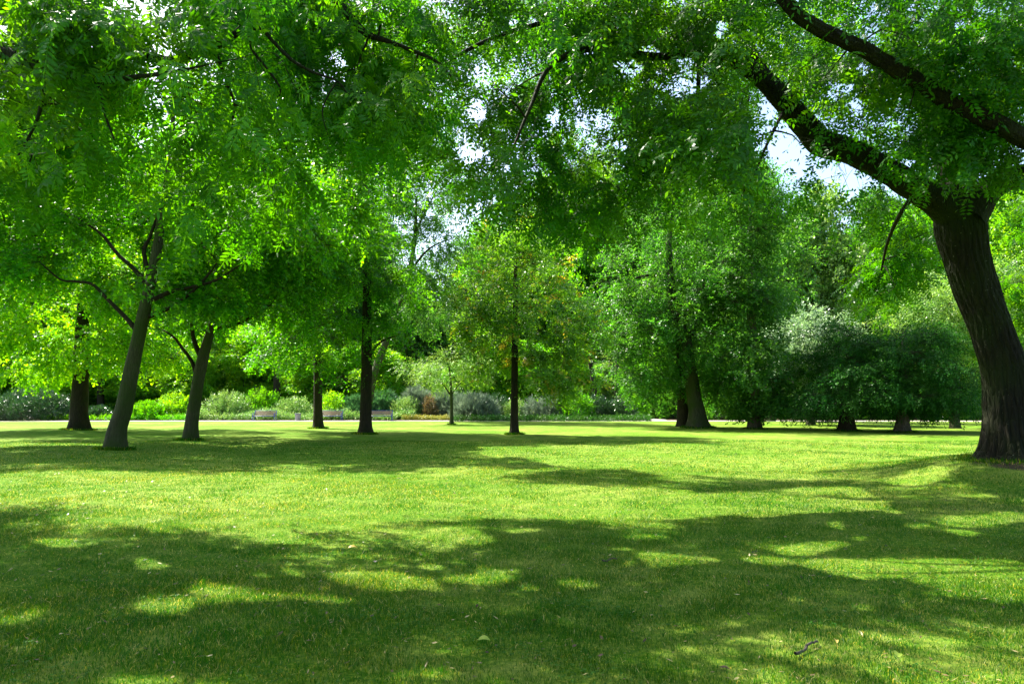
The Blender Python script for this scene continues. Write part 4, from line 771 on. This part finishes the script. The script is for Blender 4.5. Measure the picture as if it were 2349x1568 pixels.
# low ground-cover beds along the path
def bed(name, label, u0, u1, Y0, Y1, H, tpls, lm, seed, n, cat='ground cover', scale=(1, 1.5)):
    rs = np.random.RandomState(seed); y = rs.uniform(Y0, Y1, n); u = rs.uniform(u0, u1, n); p = P(u, 950, y); h = H * (.55 + .45 * np.sin(p[:, 0] * .9 + seed) * np.sin(y * 1.1)); p[:, 2] = rs.uniform(.02, 1, n) ** .7 * np.maximum(h, .25 * H)
    f = rs.normal(0, .6, (n, 3)); f[:, 2] += .8; acc = Acc(); place(acc, tpls, p, f, rs, scale, .5); tag(acc.build(name, lm, attr=True), label, cat, kind='stuff')
bed('flower_bed', 'pale yellow-green low planting along the path behind the benches', 430, 950, 65.9, 69, .95, TSf, M_bed, 1, 5200, scale=(1.2, 1.8))
bed('yellow_flower_bed', 'low strip of yellow flowers right of the right bench', 925, 1032, 65.7, 66.8, .5, TSf, M_yellow, 2, 1100, 'flowers', (1, 1.4))
bed('ivy_ground_cover', 'dark low ground cover beside the path left of the benches', 100, 430, 65, 67, .4, TSf, M_green, 3, 1600, scale=(1.2, 1.7))
bed('ivy_ground_cover', 'low green ground cover in front of the wood right of centre', 1040, 1490, 62.6, 66.5, .32, TSf, M_ivy, 4, 3600, scale=(1.2, 1.8))
bed('woodland_floor_cover', 'deep green undergrowth under the far wood', -300, 2700, 72, 95, 1.6, TSh, M_blue, 5, 9000, scale=(1.5, 2.4))
# half-hidden stems
for nm, lb, u, Y, vt, r, bm, ln in [('bare_trunk', 'pale leaning bare stem in the dark wood gap', 1340, 74, 800, .26, B_grey, -60), ('bare_trunk', 'dark leaning trunk right of the pale bare stem', 1377, 72, 820, .3, B_dark, -25), ('bare_trunk', 'thin pale grey trunk in the wood left of the side path', 1410, 76, 800, .22, B_grey, 8),
                                   ('bare_trunk', 'dark trunk behind the litter bin bush', 640, 73, 850, .4, B_dark, -8), ('bare_trunk', 'dark trunk between thick trunk and leaning grey trunk', 232, 72, 800, .33, B_dark, -5), ('bare_trunk', 'thin dark trunk right of the leaning grey trunk', 333, 74, 850, .3, B_dark, 4)]:
    a, p = stem(nm, lb, u, Y, vt, r, bm, ln); tag(a.build(nm, bm, smooth=True, loc=p[0]), lb, 'tree trunk')

# ------------------------------------------------------------------ benches and bin
M_bluep = plain('blue_paint', (.02, .035, .30), rough=.35, spec=.5, var=.1); M_wood = plain('bench_wood', (.30, .20, .15), rough=.7, var=.25, scale=14)
M_wood2 = plain('weathered_wood', (.24, .22, .17), rough=.8, var=.25, scale=14); M_bin = plain('grey_concrete', (.20, .21, .25), rough=.8, var=.12); M_steel = plain('dark_steel', (.06, .06, .07), rough=.4, metal=.6)
def box(acc, c, s, rx=0, bev=.006):
    import bmesh
    c = np.array(c, float); hx, hy, hz = np.array(s) / 2; b = min(bev, hx * .4, hy * .4, hz * .4); V = []
    for sx in (-1, 1):
        for sy in (-1, 1):
            for sz in (-1, 1): V.append((sx * hx, sy * hy, sz * hz))
    bm = bmesh.new(); vs = [bm.verts.new(v) for v in V]
    for f in ((0, 1, 3, 2), (4, 6, 7, 5), (0, 4, 5, 1), (2, 3, 7, 6), (0, 2, 6, 4), (1, 5, 7, 3)): bm.faces.new([vs[i] for i in f])
    bmesh.ops.bevel(bm, geom=bm.edges[:], offset=b, segments=1, affect='EDGES'); bmesh.ops.triangulate(bm, faces=bm.faces[:])
    bm.verts.index_update(); vv = np.array([v.co[:] for v in bm.verts]); ff = np.array([[v.index for v in f.verts] for f in bm.faces]); bm.free()
    ca, sa = cos(rx), sin(rx); R = np.array([[1, 0, 0], [0, ca, -sa], [0, sa, ca]]); acc.add(vv @ R.T + c, ff)
def make_bench():
    root = empty('park_bench', (0, 0, 0)); a = Acc()
    for k in range(5): box(a, (0, -.20 + k * .095, .455), (1.80, .078, .035))
    a.build('seat', M_wood, root); a = Acc()
    for k in range(4): box(a, (0, .262 + k * .026, .56 + k * .095), (1.80, .03, .082), rx=-.26)
    a.build('backrest', M_wood, root)
    a = Acc(); box(a, (0, .365, .935), (1.92, .04, .03), rx=-.26); box(a, (0, -.245, .425), (1.86, .035, .05)); box(a, (0, .235, .425), (1.86, .035, .05)); a.build('rail', M_bluep, root)
    for sx in (-1, 1):
        a = Acc(); X0 = sx * .935; box(a, (X0, -.22, .32), (.05, .05, .64)); box(a, (X0, .24, .22), (.05, .05, .44)); box(a, (X0, .305, .66), (.05, .045, .55), rx=-.26)
        box(a, (X0, 0, .402), (.045, .46, .045)); box(a, (X0, .02, .655), (.06, .52, .035)); box(a, (X0, -.22, .012), (.09, .11, .024)); box(a, (X0, .24, .012), (.09, .11, .024)); a.build('side_frame', M_bluep, root)
    return root
bench = make_bench(); first = True
for u, lb in ((606, 'blue framed wooden bench by the path, left of the grey litter bin'), (759, 'blue framed wooden bench partly behind the slim dark trunk, right of the bin'), (874, 'blue framed wooden bench just right of the dense tree trunk')):
    if first: r = bench; first = False
    else:
        r = bench.copy(); COL.objects.link(r)
        for ch in list(bench.children): c = ch.copy(); COL.objects.link(c); c.parent = r
    p = P(u, 962, 65.2); r.location = (p[0], 65.2, .022 if u > 500 else 0); tag(r, lb, 'bench', 'benches along the path')
    r.scale = (1.1, 1.1, 1.0)
root = tag(empty('litter_bin', (P(683, 962, 65.3)[0], 65.3, .022)), 'round grey litter bin standing by the path between two benches', 'litter bin')
def lathe(prof, n=24):
    p = np.array(prof); a = np.linspace(0, 2 * pi, n, endpoint=False); V = np.stack([p[:, None, 0] * np.cos(a), p[:, None, 0] * np.sin(a), p[:, None, 1] + 0 * a], -1).reshape(-1, 3)
    i = np.arange(len(p) - 1)[:, None] * n; j = np.arange(n)[None]; j2 = (j + 1) % n; return V, np.stack([i + j, i + j2, i + n + j2, i + n + j], -1).reshape(-1, 4)
a = Acc(); a.add(*lathe([(.02, 0), (.24, 0), (.25, .02), (.27, .60), (.285, .62), (.285, .66), (.25, .67), (.24, .62), (.22, .1), (.01, .1)])); a.build('bin_body', M_bin, root, smooth=False)
a = Acc(); a.add(*lathe([(.287, .56), (.295, .565), (.295, .60), (.287, .605)])); a.build('rim', M_steel, root)

# ------------------------------------------------------------------ longer grass the mower leaves round the trunks
def build_collars():
    rs = np.random.RandomState(91); acc = Acc()
    for (u, v, Y, r0, n) in [(262,1032,Y1,.36,1500),(435,1010,gdepth(1010),.33,1300),(180,982,42,.6,900),(730,980,45,.36,700),(838,995,gdepth(995),.4,1000),(1180,997,gdepth(997),.25,700),(1036,972,53,.16,300),(1603,981,gdepth(981),.75,1200),(1732,982,44,.45,700),(1943,988,40.5,.5,700),(2070,991,39,.45,700),(2322,1085,13.3,.62,1500)]:
        b = P(u, v, Y); a = rs.uniform(0, 6.283, n); r = r0 * rs.uniform(.85, 1.35, n) + .25 * rs.rand(n) ** 2; x = b[0] + r * np.cos(a); y = Y + r * np.sin(a); z = hgt(x, y) - .005
        h = rs.uniform(.05, .14, n) * (1.15 if Y > 15 else .6); wd = .0035 + .00035 * Y; t = rs.uniform(0, 6.28, n); l = rs.uniform(.1, .6, n) * h
        Pb = np.stack([x, y, z], 1); sv = np.stack([np.cos(t), np.sin(t), 0 * t], 1) * wd; tip = Pb + np.stack([np.cos(a) * l, np.sin(a) * l, h], 1)
        acc.add(np.stack([Pb - sv, Pb + sv, tip], 1).reshape(-1, 3), np.arange(n * 3).reshape(-1, 3), rs.beta(2, 3, n))
    tag(acc.build('tall_grass', M_grass, attr=True), 'longer unmown grass in rings round the tree trunks', 'grass', kind='stuff')
build_collars()

# ------------------------------------------------------------------ small things on the grass
M_fallen = leaf_mat('fallen_leaf', [(0, (.22, .33, .03)), (1, (.34, .45, .06))], tr=(1.1, 1.1, .8), tfac=.3); M_straw = leaf_mat('yellowed_leaf', [(0, (.55, .40, .08)), (1, (.6, .45, .1))], tr=(1, 1, .8), tfac=.2)
def fallen(u, v, L, W, rot, label, mat, tilt=.15):
    b = G(u, v); n = 12; t = np.linspace(0, 1, n); wv = W * np.sin(pi * t ** .8) ** .8 / 2; cz = .03 * np.sin(pi * t); c, s = cos(rot), sin(rot)
    rows = []
    for sg in (-1, -.5, 0, .5, 1):
        x = (t - .5) * L; y = wv * sg; z = .045 + cz * .6 + abs(sg) * .006 + tilt * y; rows.append(np.stack([c * x - s * y, s * x + c * y, z], 1))
    V = np.concatenate(rows) + b; i = (np.arange(4)[:, None] * n + np.arange(n - 1)[None]); Fq = np.stack([i, i + 1, i + n + 1, i + n], -1).reshape(-1, 4)
    st = V[2 * n] + 0; V = np.concatenate([V, [st, st + [-.035 * c, -.035 * s, -.02], st + [-.035 * c + .003, -.035 * s, -.018], st + [.003, .003, 0]]]); k = len(V) - 4; Fq = np.concatenate([Fq, [[k, k + 1, k + 2, k + 3]]])
    tag(mk('fallen_leaf', V, [Fq], mat, attr=np.full(len(Fq), .6), smooth=True, loc=b), label, 'leaf')
fallen(1110, 1487, .086, .05, -.15, 'single yellow-green fallen leaf lying on shaded grass near the bottom centre', M_fallen, .22)
fallen(2063, 1528, .07, .045, .9, 'curled yellow-green fallen leaf at the bottom right of the lawn', M_fallen, .3)
fallen(808, 1261, .10, .05, .3, 'small yellow leaf on grass left of centre, farthest of the fallen leaves', M_straw, .3)
fallen(1920, 1496, .04, .025, 1.2, 'tiny orange-yellow leaf right of the fallen stick', M_straw, .3)
def stick(u, v, L, rot, r, label, seed):
    rs = np.random.RandomState(seed); b = G(u, v); t = np.linspace(-.5, .5, 14); p = np.stack([t * L * cos(rot), t * L * sin(rot), .03 + .012 * np.sin(t * 7)], 1) + rs.normal(0, .003, (14, 3)) + b
    a = Acc(); tube(a, p, r * (1 - .35 * (t + .5)), 8, .25, 0, None, seed); thin(a, p[5:6], p[5:6] + np.array([[.04, .05, .03]]), .004, .002); tag(a.build('fallen_stick', B_far, smooth=True, loc=b), label, 'stick')
stick(1850, 1500, .34, .75, .009, 'dark fallen stick lying in the grass at the bottom right', 3)
stick(1398, 1292, .16, .3, .008, 'short dark twig on shaded grass right of centre', 4)
